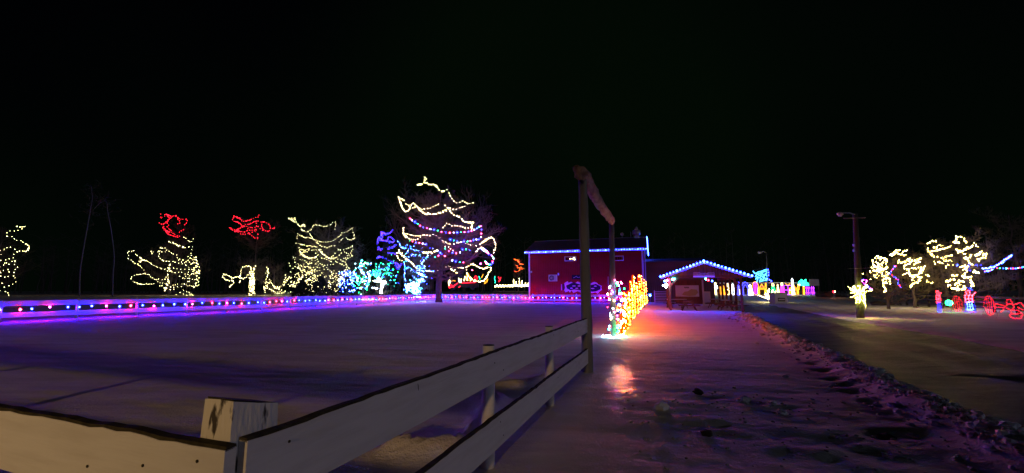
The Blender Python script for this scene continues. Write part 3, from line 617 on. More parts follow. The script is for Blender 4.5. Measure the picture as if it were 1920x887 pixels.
q = hp_(on_sh(1290, 1.2), 1.2, 0); picnic('nearest picnic table seen end on under the map board', q[0], q[1], math.atan2(D1[1], D1[0]), False)
q = hp_(on_sh(1340, 8), 8, 0); picnic('snow topped picnic table farthest back on the right', q[0], q[1], 1.0)
q = hp_(on_sh(1357, 4.), 4., 0); picnic('snow topped picnic table by the right hand shelter posts', q[0], q[1], 1.15)
q = hp_(on_sh(1372, 1.8), 2.0, 0); picnic('lowest picnic table at the right front corner of the shelter', q[0], q[1], .5, False)
q = hp_(on_sh(1324, DSH+1), DSH+1, 0); cb = thing('white_cabinet', 'tall pale cabinet standing right of the shelter back wall', 'cabinet', tuple(q))
mb = MB(); mb.box(q+UP*.75, D2*.36, D1*.3, UP*.75); mb.build('body', M['trim'], cb, bevel=.02); mb = MB(); mb.box(q+UP*.75-D1*.31, D2*.3, D1*.01, UP*.62); mb.build('door', M['signw'], cb)
# ------------------------------------------------------------------ light displays
FIG = {
 'taper': ([[(.35, .1), (.32, .5), (.38, .78), (.62, .74), (.66, .45), (.62, .1)], [(.48, .15), (.52, .6)]], [[(.5, .76), (.34, .84), (.45, .93), (.52, 1), (.6, .88), (.5, .76)], [(.2, .12), (.8, .12)], [(.1, .35), (.35, .42)], [(.66, .4), (.95, .3)]]),
 'candle': ([[(.2, .12), (.2, .68), (.32, .72), (.5, .68), (.68, .72), (.8, .68), (.8, .12), (.5, .08), (.2, .12)], [(.38, .12), (.38, .66)], [(.62, .12), (.62, .66)]], [[(.5, .72), (.36, .82), (.42, .92), (.5, 1), (.58, .92), (.64, .82), (.5, .72)], [(.5, .76), (.5, .9)]]),
 'deer': ([[(.0, .0), (.05, .3), (.05, .55), (.3, .62), (.6, .6), (.72, .8), (.74, .92), (.86, .9), (.98, .84), (.9, .78), (.82, .74), (.78, .45), (.76, .25), (.8, 0)], [(.12, .35), (.18, .0)], [(.68, .35), (.66, .0)], [(.05, .4), (.4, .33), (.75, .36)], [(.1, .5), (.5, .48), (.72, .5)]], [[(.78, .92), (.70, 1.05), (.62, 1.12)], [(.80, .92), (.86, 1.08), (.84, 1.2)], [(.72, 1.04), (.76, 1.12)]]),
 'snowman': ([[(.5+.28*math.cos(a), .22+.22*math.sin(a)) for a in np.linspace(0, 6.28, 12)], [(.5+.21*math.cos(a), .58+.16*math.sin(a)) for a in np.linspace(0, 6.28, 12)], [(.5+.15*math.cos(a), .84+.13*math.sin(a)) for a in np.linspace(0, 6.28, 10)]], []),
 'figure': ([[(.15, 0), (.3, .5), (.35, .75), (.65, .75), (.7, .5), (.85, 0), (.15, 0)], [(.3, .0), (.42, .7)], [(.7, 0), (.58, .7)], [(.5, 0), (.5, .7)]], [[(.5+.13*math.cos(a), .87+.12*math.sin(a)) for a in np.linspace(0, 6.28, 9)]]),
 'camel': ([[(.05, 0), (.1, .5), (.15, .62), (.3, .6), (.45, .85), (.6, .6), (.75, .62), (.8, .9), (.95, .95), (.98, .88), (.88, .84), (.86, .5), (.8, .4), (.78, 0)], [(.2, 0), (.22, .42), (.7, .42), (.66, 0)], [(.1, .52), (.8, .52)], [(.12, .1), (.14, .45)], [(.72, .1), (.73, .45)]], [[(.3, .62), (.45, .7), (.6, .62)]]),
 'palm': ([[(.45, 0), (.5, .55)], [(.55, 0), (.56, .55)]], [[(.52, .55), (.35, .8), (.15, .85), (.02, .62)], [(.52, .55), (.5, .9), (.35, 1)], [(.52, .55), (.6, .9), (.8, 1)], [(.52, .55), (.75, .8), (.95, .75), (1, .6)], [(.1, .7), (.9, .7)], [(.15, .78), (.85, .8)], [(.2, .9), (.8, .9)], [(.1, .62), (.9, .62)]]),
 'tree': ([[(.5, 1), (.2, .6), (.35, .6), (.08, .25), (.5, .2), (.92, .25), (.65, .6), (.8, .6), (.5, 1)], [(.5, .2), (.5, 0)], [(.25, .45), (.75, .45)], [(.3, .3), (.7, .7)]], []),
 'gift': ([[(.05, 0), (.05, .8), (.95, .8), (.95, 0), (.05, 0)], [(.5, 0), (.5, .8)], [(.05, .4), (.95, .4)]], [[(.5, .8), (.25, 1), (.35, .82), (.65, .82), (.75, 1), (.5, .8)]]),
 'bars': ([[(.1+.2*i, 0), (.1+.2*i, 1)] for i in range(5)], [[(0, .2), (1, .2)], [(0, .8), (1, .8)]]),
 'cross': ([[(.5, 0), (.5, 1)], [(.15, .62), (.85, .62)], [(.42, .0), (.42, 1)], [(.58, 0), (.58, 1)]], [[(.15, .72), (.85, .72)], [(.15, .52), (.85, .52)]]),
 'wheel': ([[(.5+.46*math.cos(a), .5+.5*math.sin(a)) for a in np.linspace(0, 6.2832, 22)]], [[(.3, .1), (.3, .9)], [(.5, .04), (.5, .96)], [(.7, .1), (.7, .9)]]),
 'flower': ([[(.5+.13*math.cos(a), .6+.14*math.sin(a)) for a in np.linspace(0, 6.28, 10)], [(.4, .7), (.45, .95), (.55, .95), (.62, .7)], [(.35, .62), (.12, .75), (.0, .62), (.2, .55), (.36, .55)], [(.64, .7), (.85, .8), (1.0, .5), (.92, .42), (.7, .58)]], [[(.55, .4), (.45, .1), (.6, 0), (.8, .02), (.85, .2), (.75, .4), (.55, .4)], [(.5, .25), (.8, .25)], [(.3, .45), (.2, .3)]]),
 'soldier': ([[(.35, 0), (.35, .4), (.65, .4), (.65, 0)], [(.5, 0), (.5, .38)], [(.25, .05), (.75, .05)]], [[(.3, .4), (.28, .72), (.72, .72), (.7, .4)], [(.5, .42), (.5, .72)], [(.3, .55), (.7, .55)], [(.40, .74), (.38, .92), (.62, .92), (.60, .74)], [(.7, .7), (.95, .85)]]),
 'arch': ([[(.05, 0), (.05, .6), (.25, .92), (.5, 1), (.75, .92), (.95, .6), (.95, 0)], [(.2, 0), (.2, .55), (.5, .82), (.8, .55), (.8, 0)]], []),
}
def display(name, label, cat, base, ux, w, h, fig, m1, m2, r=.035, bulbs=None, group=None, stand=True, thick=False):
    base = np.array(base, float); ux = np.array(ux, float)/np.linalg.norm(ux); uy = np.array((-ux[1], ux[0], 0)); g0 = gz(base[0], base[1]); base[2] = g0
    t = thing(name, label, cat, tuple(base), group)
    def q(p, off=0): return base+ux*((p[0]-.5)*w)+UP*(.06+p[1]*h)+uy*off
    for nm_, st_, m in (('light_outline', FIG[fig][0], m1), ('light_outline', FIG[fig][1], m2)):
        if not st_: continue
        mb = MB()
        for pl in st_:
            pts = [q(p) for p in pl]
            if bulbs:
                for p in walk(pts, bulbs): js = .026 if thick else .012; mb.ball((p[0]+random.gauss(0, js), p[1]+random.gauss(0, js), p[2]+random.gauss(0, js)), r*random.uniform(.7, 1.3), lv=-1)
            else: mb.tube(pts, r, 5)
        o = mb.build(nm_ if not bulbs else 'bulbs', M[m], t)
        if bulbs: o['kind'] = 'stuff'
    mb = MB()
    for pl in FIG[fig][0]+FIG[fig][1]: mb.tube([q(p, .045) for p in pl], .010, 4)
    mb.build('wire_frame', M['black'], t)
    if thick:  # added glowing tubes imitate the red-orange fringe of light round the bulbs
        mb = MB()
        for pl in FIG[fig][0]+FIG[fig][1]: mb.tube([q(p, .03) for p in pl], .052, 5)
        mb.build('glow_tube', M['fringe_glow'], t)
    if stand:
        for e in (-.3, .3):
            a = base+ux*e*w; mb = MB(); mb.tube([a+UP*.5*h+uy*.05, a+uy*.4-UP*.05], .014, 4); mb.build('stay', M['metal'], t)
    return t
# the blazing row along the right arena fence
RB = w2+D2*.28
def rowpt(t, o=0): return RB+D1*t+D2*o
display('reindeer_display', 'nearest orange reindeer outline beside the bulb wrapped gatepost', 'light display', rowpt(1.35), D1, 1.7, 1.22, 'deer', 'candleY', 'candle', .03, .10, 'orange light displays along the fence', thick=True)
display('reindeer_display', 'second orange reindeer outline just ahead of the candles', 'light display', rowpt(3.9), D1, 1.7, 1.25, 'deer', 'candle', 'candleY', .03, .10, 'orange light displays along the fence', thick=True)
cl_lab = ['nearest tall candle display after the reindeer', 'second tall candle display from the gateway', 'third tall candle display with a high flame', 'fourth candle display about midway in the row', 'fifth candle display of the glowing row', 'sixth candle display toward the barn', 'last and smallest looking candle display near the barn']
for (t, hh), lb in zip(((6.4, 2.0), (8.7, 2.35), (12.0, 2.0), (15.8, 2.6), (19.4, 2.7), (25.0, 2.5), (32.0, 2.5)), cl_lab):
    display('candle_display', 'orange ' + lb, 'light display', rowpt(t), D1, .8+.3*(t > 12), hh, 'taper' if int(t) % 2 else 'candle', 'candle', 'candleY', .027, .12, 'orange light displays along the fence', thick=True)
q = rowpt(42, .2); b_ = thing('lamp_bulb', 'lone white bulb beyond the last candle near the barn corner', 'bulb', tuple(q)); mb = MB(); mb.tube([q, q+UP*.9], .02, 5); mb.build('stake', M['metal'], b_); put_bulb(b_, q+UP*1.0, 'icewhite', .13)
# bulbs wound round the second gatepost
ws = thing('string_lights', 'multicoloured bulbs wound up the far gatepost', 'string lights', tuple(GP2)); cab = []; r_ = random.Random(9)
for i in range(95):
    t = i/94; a = i*.62+r_.gauss(0, .5); rr = .14+r_.uniform(0, .16); z = .04+t*1.95+r_.gauss(0, .06)*(t > .05)
    p = GP2+np.array((math.cos(a)*rr+.13, math.sin(a)*rr, z)); cab.append(p)
    m = r_.choice(['green', 'green', 'cyan', 'mred'] if z < .5 else ['mred', 'mblue', 'white', 'pinkp', 'white', 'warmL'] if z < 1.5 else ['pinkp', 'mblue', 'green', 'green', 'white'])
    put_bulb(ws, p+UP*.02, m, .024*r_.uniform(.7, 1.4))
mb = MB(); mb.tube(cab, .006, 4, False); mb.build('cable', M['black'], ws)
mb = MB()
for i in range(26): a = r_.uniform(0, 6.28); d = r_.uniform(.05, .42); mb.ball(GP2+np.array((math.cos(a)*d, math.sin(a)*d-.05, .035)), .028, lv=-1)
fl = mb.build('ground_glow_balls', M['white'], ws); fl['kind'] = 'stuff'  # glowing balls added on the snow imitate the white spill of light
# figures far behind the shelter
Yd = 74.
def far(px, w_px, y_top, y_bot, fig, m1, m2, name, label, r=.06, Y=Yd):
    sw = {'white': 'whitef', 'warm': 'warmf', 'warmL': 'warmf', 'green': 'greenf', 'orange': 'gold'}; m1 = sw.get(m1, m1); m2 = sw.get(m2, m2)
    a = P(px-w_px/2, 545, Y)[0]; b = P(px+w_px/2, 545, Y)[0]; x = (a+b)/2; g0 = gz(x, Y); h = P(px, y_top, Y)[2]-g0
    return display(name, label, 'light display', (x, Y, 0), (1, -.1, 0), b-a, h-.06, fig, m1, m2, r*.6, group='light displays in the field behind the shelter', stand=False)
far(1327, 11, 531, 541, 'gift', 'white', 'teal', 'gift_display', 'white gift box outline at the left of the far display row', .10)
far(1333, 8, 537, 553, 'tree', 'green', 'green', 'tree_display', 'green tree outline beside the white gift box', .06)
far(1342, 13, 530, 552, 'cross', 'warmL', 'white', 'cross_display', 'white cross outline in the far display row', .09)
far(1350, 8, 537, 552, 'bars', 'orange', 'orange', 'bar_display', 'orange barred outline left of the lit snowmen', .05)
far(1357, 7, 536, 552, 'figure', 'orange', 'orange', 'figure_display', 'orange robed outline between the bars and the snowmen', .06)
far(1365, 8, 531, 552, 'snowman', 'warm', 'warm', 'snowman_display', 'yellowish snowman outline left of its white partner', .07)
far(1374.5, 8, 532, 552, 'snowman', 'white', 'white', 'snowman_display', 'white snowman outline right of the yellowish one', .09)
far(1386, 10, 529, 552, 'figure', 'blues', 'blues', 'figure_display', 'blue robed figure outline seen between the shelter posts', .07)
far(1389, 5, 538, 548, 'arch', 'warm', 'warm', 'arch_display', 'small warm arch at the feet of the blue figure', .06)
far(1398, 14, 529, 552, 'arch', 'blues', 'dimblue', 'arch_display', 'blue arch outline just right of the shelter posts', .09)
far(1407, 12, 534, 552, 'figure', 'white', 'white', 'figure_display', 'bright white robed figure outline next to the camels', .12)
far(1417, 13, 528, 552, 'wheel', 'gold', 'violet', 'wheel_display', 'golden round outline left of the first camel', .06)
far(1430, 20, 529, 549, 'camel', 'gold', 'redt', 'camel_display', 'left golden camel outline under the blue script lights', .11)
far(1467, 12, 530, 550, 'figure', 'magenta', 'warmL', 'figure_display', 'magenta robed figure outline behind the kiosk', .08)
far(1459, 7, 533, 545, 'figure', 'warmL', 'warmL', 'figure_display', 'small pale kneeling outline left of the magenta figure', .06)
far(1450, 14, 531, 552, 'figure', 'green', 'warmL', 'figure_display', 'green and white robed outline behind the glowing shrub', .07)
far(1478, 16, 531, 549, 'gift', 'violet', 'gold', 'gift_display', 'purple box outline between magenta figure and right camel', .05)
far(1490, 22, 532, 552, 'camel', 'gold', 'redt', 'camel_display', 'right golden camel outline with a white rider', .10)
far(1487, 8, 522, 540, 'figure', 'warmL', 'white', 'figure_display', 'tall white rider outline above the right camel', .12)
far(1507, 19, 524, 551, 'palm', 'gold', 'teal', 'palm_display', 'palm tree outline with teal crown and golden trunk', .12)
far(1519, 16, 537, 541, 'bars', 'violet', 'violet', 'bar_display', 'low violet strip of lights right of the palm', .05)
# long low rail wall behind them
lw = np.array((P(1292, 545, 82)[0], 82., 0)); lw[2] = gz(lw[0], lw[1]); le = np.array((P(1503, 545, 78)[0], 78., 0)); le[2] = gz(le[0], le[1])
t = thing('slatted_windbreak', 'long pale slatted windbreak fence behind the far figures', 'fence', tuple(lw)); dd = le-lw
for i in range(5):
    mb = MB(); z = .4+i*.42; mb.prism([lw+UP*z, le+UP*z, le+UP*(z+.2), lw+UP*(z+.2)], (0, .05, 0)); mb.build('slat', M['plank' if i < 4 else 'trim'], t)
for i in range(9):
    p = lw+dd*i/8+np.array((0, .12, 0)); mb = MB(); mb.box(p+UP*1.2, (.08, 0, 0), (0, .08, 0), UP*1.3); mb.build('post', M['plank'], t)
q = np.array(P(1528, 545, 70)); q[2] = gz(q[0], q[1]); t = thing('blank_signboard', 'pale blank signboard on posts at the end of the display row', 'sign', tuple(q))
mb = MB(); mb.box(q+UP*2.25, (.8, 0, 0), (0, .03, 0), UP*.55); mb.build('panel', M['trim'], t)
for e in (-.7, .7): mb = MB(); mb.tube([q+np.array((e, .06, 0)), q+np.array((e, .06, 2.8))], .06, 6); mb.build('post', M['plank'], t)
# kiosk, shrub and blue script lights
q = np.array(G(1460, 569)); kz = thing('white_kiosk', 'squat white kiosk with a small dark sign by the road', 'kiosk', tuple(q)); s_ = q[1]/F
mb = MB(); mb.box(q+UP*.62, (12*s_, 0, 0), (0, .6, 0), UP*.62); mb.build('body', M['signw'], kz, bevel=.03)
mb = MB(); mb.box(q+UP*1.3, (13*s_, 0, 0), (0, .7, 0), UP*.06); mb.build('snowy_top', M['pale_snow'], kz, bevel=.03)
mb = MB(); mb.box(q+np.array((0, -.62, .48)), (6.5*s_, 0, 0), (0, .015, 0), UP*.22); sg = mb.build('sign', M['signd'], kz)
mb = MB()
for k_ in range(8): mb.box(q+np.array(((-5+k_*1.4)*s_, -.642, .50)), (.045, 0, 0), (0, .003, 0), UP*(.07+.02*(k_ % 2)))
mb.build('lettering', M['trim'], sg)
q = np.array(G(1443, 568)); t = thing('glowing_shrub', 'small shrub wrapped in warm white bulbs beside the white kiosk', 'shrub', tuple(q)); mb = MB(); mg = MB(); r_ = random.Random(4)
for i in range(26):
    a = r_.uniform(0, 6.28); ph = r_.uniform(.3, 1.4); L = r_.uniform(.7, 1.45); d = np.array((math.cos(a)*math.cos(ph), math.sin(a)*math.cos(ph), math.sin(ph))); p0 = q+UP*.45; mb.tube([p0, p0+d*L], .015, 3)
    for p in walk([p0+d*.1, p0+d*L], .10): mg.ball(p, .045, lv=-1)
mb.tube([q, q+UP*.5], .05, 6); mb.build('branches', M['twig'], t); o = mg.build('bulbs', M['warmL'], t); o['kind'] = 'stuff'
pole = np.array(P(1438, 545, 62)); pole[2] = gz(pole[0], pole[1]); lt = thing('yard_lamp', 'slim unlit yard lamp on a dark pole behind the shelter', 'street lamp', tuple(pole)); top = P(1437, 474, 62)
mb = MB(); mb.tube([pole-UP*.2, np.array(top)], [.11, .07], 8); mb.build('pole', M['log'], lt, True)
mb = MB(); mb.tube([np.array(top), np.array(P(1432, 471.5, 62)), np.array(P(1427, 472, 61.8))], .04, 6); mb.build('arm', M['metal'], lt, True)
mb = MB(); mb.ball(P(1424.5, 473.5, 61.8), .26, 1.4, .8, .8, 1); mb.build('lamp_head', M['plastic'], lt, True)
rows = [[(1412, 508), (1416, 513), (1422, 510), (1427, 509), (1432, 507), (1437, 505)], [(1414, 511), (1419, 514), (1426, 512), (1431, 510), (1438, 508)], [(1416, 519), (1421, 514), (1424, 517), (1429, 513), (1432, 516), (1438, 511)], [(1417, 524), (1420, 519), (1424, 521), (1428, 517), (1431, 520), (1435, 515), (1438, 518)],
        [(1421, 520), (1420, 527), (1418, 529)], [(1424, 529), (1427, 522), (1430, 526), (1433, 520), (1436, 525), (1438, 521)], [(1426, 528), (1432, 526), (1438, 526)]]
t = thing('script_light_sign', 'icy blue squiggled script light sign hung on the lamp pole', 'light sign', tuple(P(1426, 518, 61.6))); 
for pl in rows: mb = MB(); mb.tube([P(a, b, 61.5) for a, b in smooth_px(pl)], .055, 5); mb.build('light_stroke', M['script'], t)
mb = MB(); mb.tube([P(1412, 506, 61.7), P(1439, 502, 61.7), P(1439, 529, 61.7), P(1419, 531, 61.7), P(1412, 506, 61.7)], .02, 4); mb.build('frame', M['dark'], t)
t = thing('string_lights', 'pale blue bulbs running down the lamp pole behind the shelter', 'string lights', tuple(P(1440, 506, 61.5)))
for a, b in ((1440, 506), (1441, 511), (1441, 516), (1439, 523), (1443, 525), (1446, 527)): put_bulb(t, P(a, b, 61.5), 'dimblue', .09)
# ------------------------------------------------------------------ lamp pole on the right with its starburst
lp = np.array(G(1613, 597)); t = thing('utility_pole', 'grey wooden utility pole with lamp arm and two crossarms by the road', 'utility pole', tuple(lp)); Yl = lp[1]; tp = np.array(P(1603, 400, Yl))
rough_log(lp-UP*.3, tp, .195, .125, 12, 14, .004, 6).build('pole', M['pole'], t, True)
rough_log(lp+np.array((.13, .22, -.3)), np.array(P(1612, 560, Yl+.2)), .10, .095, 10, 6, .004, 7).build('stub_post', M['log'], t, True)
mb = MB(); mb.tube([P(1603, 402, Yl-.1), P(1592, 399, Yl-.15), P(1581, 399, Yl-.2)], .035, 6); mb.build('lamp_arm', M['metal'], t, True)
mb = MB(); mb.ball(P(1575, 401, Yl-.2), .16, 1.2, .8, .75, 1); lh = mb.build('lamp_head', M['plastic'], t, True); mb = MB(); mb.tube([P(1575, 402, Yl-.2), P(1575, 405.5, Yl-.2)], [.12, .08], 10); mb.build('lens', M['signw'], lh)
for a, b, y in ((1582, 1622, 408.5), (1588, 1632, 503)): mb = MB(); mb.tube([P(a, y+1, Yl-.16), P(b, y-.5, Yl-.16)], .032 if y < 450 else .012, 5); mb.build('crossarm', M['log'], t)
for y in (470, 460): mb = MB(); mb.box(P(1601, y, Yl-.18), (.05, 0, 0), (0, .03, 0), (0, 0, .07)); mb.build('junction_box', M['metal'], t)
c = np.array(P(1612, 549, Yl-.1)); sb = thing('string_lights', 'ball of warm bulb strands bristling round the utility pole', 'string lights', tuple(c)); mb = MB(); mg = MB(); r_ = random.Random(12)
for i in range(26):
    a = r_.uniform(0, 6.28); ph = r_.uniform(-.5, 1.0) if i > 6 else r_.uniform(-1.4, -1.); L = r_.uniform(.45, .72); d = np.array((math.cos(a)*math.cos(ph), math.sin(a)*math.cos(ph), math.sin(ph))); p0 = c+d*.12; mb.tube([p0, c+d*L], .008, 3)
    for p in walk([p0, c+d*L], .095): mg.ball(p+UP*r_.gauss(0, .01), .015, lv=-1)
for i in range(60): a = r_.uniform(0, 6.28); mg.ball(c+np.array((math.cos(a)*.21, math.sin(a)*.21, r_.uniform(-.8, .45))), .015, lv=-1)
mb.build('strand_wire', M['black'], sb); o = mg.build('bulbs', M['burst'], sb); o['kind'] = 'stuff'
t = tree_string('pink and violet bulbs sprouting right of the warm ball on the pole', Yl, 1612, .4, (0, 0, 1), [[(1616, 527), (1620, 524), (1626, 527), (1622, 531)], [(1620, 531), (1626, 537), (1634, 543)], [(1630, 541), (1636, 544)]], ['pink', 'mblue', 'violet', 'pink'], .10, .03, jit=.01)
# ------------------------------------------------------------------ trees
def seg_mesh(name, segs, m, parent):
    """segs: array rows p0(3) p1(3) r0 r1 -> three-sided twigs in one mesh"""
    A_ = np.array(segs, float); n = len(A_); p0 = A_[:, :3]; p1 = A_[:, 3:6]; t = p1-p0; t /= np.linalg.norm(t, axis=1, keepdims=True)+1e-9
    ref = np.where(np.abs(t[:, 2:3]) < .9, np.array([[0, 0, 1.]]), np.array([[1., 0, 0]])); u = np.cross(t, ref); u /= np.linalg.norm(u, axis=1, keepdims=True)+1e-9; w = np.cross(t, u)
    V = np.zeros((n, 6, 3))
    for k in range(3):
        th = 2*pi*k/3; d = math.cos(th)*u+math.sin(th)*w; V[:, k] = p0+d*A_[:, 6:7]; V[:, 3+k] = p1+d*A_[:, 7:8]
    b = base_of(parent); V = (V-b).reshape(-1, 3); base = np.arange(n)[:, None]*6
    Q = np.concatenate([base+np.array([[k, (k+1) % 3, 3+(k+1) % 3, 3+k]]) for k in range(3)], 1).reshape(-1, 4)
    me = bpy.data.meshes.new(name); me.vertices.add(len(V)); me.vertices.foreach_set('co', V.ravel()); me.loops.add(Q.size); me.loops.foreach_set('vertex_index', Q.ravel())
    me.polygons.add(len(Q)); me.polygons.foreach_set('loop_start', np.arange(0, Q.size, 4)); me.polygons.foreach_set('loop_total', np.full(len(Q), 4)); me.update(); me.materials.append(m)
    o = bpy.data.objects.new(name, me); COL.objects.link(o); o.parent = parent; return o
def bare_tree(name, label, x, y, H, env, trunk_r, seed, group=None, nl=34, lean=0., start=.16, curl=.6, twigr=.012, density=1., bm='bark'):
    """env: list of (height fraction, half width in metres); limbs reach out to it and curl upward"""
    g = gz(x, y); root = thing(name, label, 'tree', (x, y, g), group); r_ = np.random.default_rng(seed); R = random.Random(seed)
    eh = [e[0] for e in env]; ew = [e[1] for e in env]
    tr = [np.array((x+lean*H*(i/10)**1.5+R.gauss(0, .012*H)*(i > 0)*(.5), y+R.gauss(0, .008*H)*(i > 0), g-.2+H*.93*i/10)) for i in range(11)]
    mb = MB(); mb.tube(tr, [trunk_r*(1.35 if i == 0 else 1-.088*i) for i in range(11)], 9); mb.build('trunk', M[bm], root, True)
    segs = []
    def tip(p, d, L, r, lev):
        n = 3 if lev else 4
        for i in range(n):
            d2_ = d+np.array((R.gauss(0, .22), R.gauss(0, .22), R.gauss(.07, .18))); d2_ /= np.linalg.norm(d2_); q = p+d2_*L/n; rr = r*(1-.25)
            segs.append((*p, *q, r, rr)); 
            if lev and R.random() < .8*density:
                for _ in range(2 if lev == 2 else 1+(R.random() < .5)):
                    e = d2_+np.array((R.gauss(0, .6), R.gauss(0, .6), R.gauss(.15, .45))); e /= np.linalg.norm(e); tip(q, e, L*R.uniform(.45, .75), rr*.65, lev-1)
            p, d, r = q, d2_, rr
    for k in range(nl):
        f = start+(1-start)*((k+R.random())/nl)**.9*.93; i = min(9, int(f*10/.93*.93)); p = tr[i]+(tr[i+1]-tr[i])*(f*10-i if f*10-i < 1 else .9); az = k*2.4+R.gauss(0, .3)
        zr = f+.08; wdt = np.interp(min(1, f+.12), eh, ew)*R.uniform(.65, 1.08); rise = R.uniform(.3, 1.0)*curl*wdt*.7+.03*H
        n = 6; L = math.hypot(wdt, rise); r0 = max(.02, trunk_r*.42*(1-f)+.012*L/2)
        prev = p
        for j in range(1, n+1):
            t = j/n; q = p+np.array((math.cos(az)*wdt*t, math.sin(az)*wdt*t, rise*t**1.7-.06*wdt*math.sin(pi*t)))+np.array((R.gauss(0, .025*L), R.gauss(0, .025*L), R.gauss(0, .02*L)))
            ra, rb = r0*(1-(j-1)/n*.8), r0*(1-t*.8); segs.append((*prev, *q, ra, rb)); d = (q-prev)/(np.linalg.norm(q-prev)+1e-9)
            for _ in range(2 if R.random() < density else 1):
                e = d+np.array((R.gauss(0, .7), R.gauss(0, .7), R.gauss(.25, .5))); e /= np.linalg.norm(e); tip(q, e, max(.5, wdt*.36)*R.uniform(.6, 1.1), max(twigr, rb*.5), 2)
            prev = q
    s = np.array(segs); s[:, 6:8] = np.maximum(s[:, 6:8], twigr*.5)
    seg_mesh('crown', s, M['twig'], root); return root
def spruce(name, label, x, y, H, Rb, seed, group=None, n=1300):
    g = gz(x, y); root = thing(name, label, 'tree', (x, y, g), group); R = random.Random(seed); mb = MB(); mb.tube([(x, y, g-.2), (x, y, g+H)], [.18, .02], 7); mb.build('trunk', M['bark'], root)
    mb = MB()
    for i in range(n):
        f = R.random()**.8; z = g+.35+f*(H-.3); rad = Rb*(1-f)*R.uniform(.35, 1.08)+.06; a = R.uniform(0, 6.28); p = np.array((x+math.cos(a)*rad, y+math.sin(a)*rad, z-rad*.18)); o = np.array((math.cos(a), math.sin(a), -.25)); sd_ = np.array((-math.sin(a), math.cos(a), 0))
        L = R.uniform(.25, .5)*(1.2-f*.6); w = L*.35
        mb.add([p-o*L*.4-sd_*w*.4, p-o*L*.4+sd_*w*.4, p+o*L*.1+sd_*w+UP*.03, p+o*L*.7-UP*R.uniform(.02, .2), p+o*L*.1-sd_*w+UP*.03], [(0, 1, 2, 3, 4)])
    o = mb.build('foliage', M['needle'], root); return root
GT = 'bare trees dressed in string lights'
def xa(px, Y): return P(px, 545, Y)[0]
bt = G(823, 567)
big = bare_tree('bare_tree', 'largest bare tree inside the arena with tiers of looping lights', bt[0], bt[1], 16.6, [(0, .8), (.15, 4.5), (.3, 7.2), (.5, 7.0), (.7, 6.2), (.85, 4.6), (1, 1.8)], .42, 3, GT, 60, 0., .20, .75, .014, 1.1)
bare_tree('bare_tree', 'bare tree left of centre under loops of warm lights, below the red loops', xa(318, 62), 62, 9.2, [(0, .5), (.15, 4.8), (.5, 4.2), (1, 1.0)], .22, 5, GT, 26)
bare_tree('bare_tree', 'broad bare tree with swagged warm strings left of the dark blue spruce', xa(612, 66), 66, 12.2, [(0, .5), (.12, 4.5), (.5, 4.8), (.8, 4.4), (1, 3.0)], .26, 7, GT, 36)
bare_tree('bare_tree', 'cut off lit tree at the left edge of the photo', xa(-12, 60), 60, 10.8, [(0, .5), (.15, 4.6), (.5, 4.2), (1, 1.0)], .24, 9, GT, 24)
bare_tree('poplar_tree', 'slender tree carrying the round red loops at its top', xa(327, 72), 72, 13.2, [(0, .3), (.6, 1.0), (.85, 2.3), (1, 1.6)], .16, 13, GT, 18, 0, .5)
bare_tree('poplar_tree', 'thin stemmed tree holding the wide red loops high up', xa(474, 70), 70, 12.6, [(0, .3), (.6, .9), (.85, 3.6), (1, 3.0)], .16, 17, GT, 18, 0.01, .6)
bare_tree('bare_tree', 'stout bare tree with its trunk wrapped solid in warm bulbs', xa(471, 63), 63, 5.6, [(0, .3), (.5, 2.6), (1, 2.0)], .42, 19, GT, 14, 0, .45)
bare_tree('bare_tree', 'low forked tree with warm lights right of the wrapped trunk', xa(512, 63), 63, 5.0, [(0, .3), (.3, 2.8), (1, .8)], .2, 23, GT, 14, 0, .15)
bare_tree('bare_tree', 'small tree lit cyan and white left of the dark blue spruce', xa(680, 64), 64, 6.2, [(0, .3), (.2, 1.5), (1, .8)], .14, 27, GT, 14)
bare_tree('bare_tree', 'small tree lit green above a warm white trunk', xa(714, 63), 63, 6.0, [(0, .3), (.3, 1.8), (1, 1.2)], .14, 29, GT, 14)
bare_tree('bare_tree', 'icy blue lit tree just left of the largest tree', xa(778, 66), 66, 9.0, [(0, .3), (.2, 2.6), (.7, 2.6), (1, 1.2)], .18, 31, GT, 20)
bare_tree('bare_tree', 'small red lit tree left of the barn', xa(972, 88), 88, 7.8, [(0, .3), (.4, 1.2), (1, 1.0)], .14, 33, GT, 12, 0, .4)
spruce('spruce_tree', 'dark spruce outlined in deep blue lights', xa(724, 72), 72, 11.6, 3.2, 41)
for px, Y, H, R_, s_, lb in ((600, 60, 3.2, 2.6, 43, 'wide dark spruce shrub sprinkled with warm bulbs behind the fence'), (566, 61, 2.6, 1.6, 44, 'low spruce sprinkled with warm bulbs left of the wide one'), (650, 61, 3.2, 1.9, 45, 'low dark spruce with scattered bluish bulbs'), (770, 62, 2.3, 1.3, 47, 'small conifer smothered in ice white bulbs beyond the arena corner')):
    spruce('spruce_shrub', lb, xa(px, Y), Y, H, R_, s_, 'low evergreens behind the arena fence', 700)
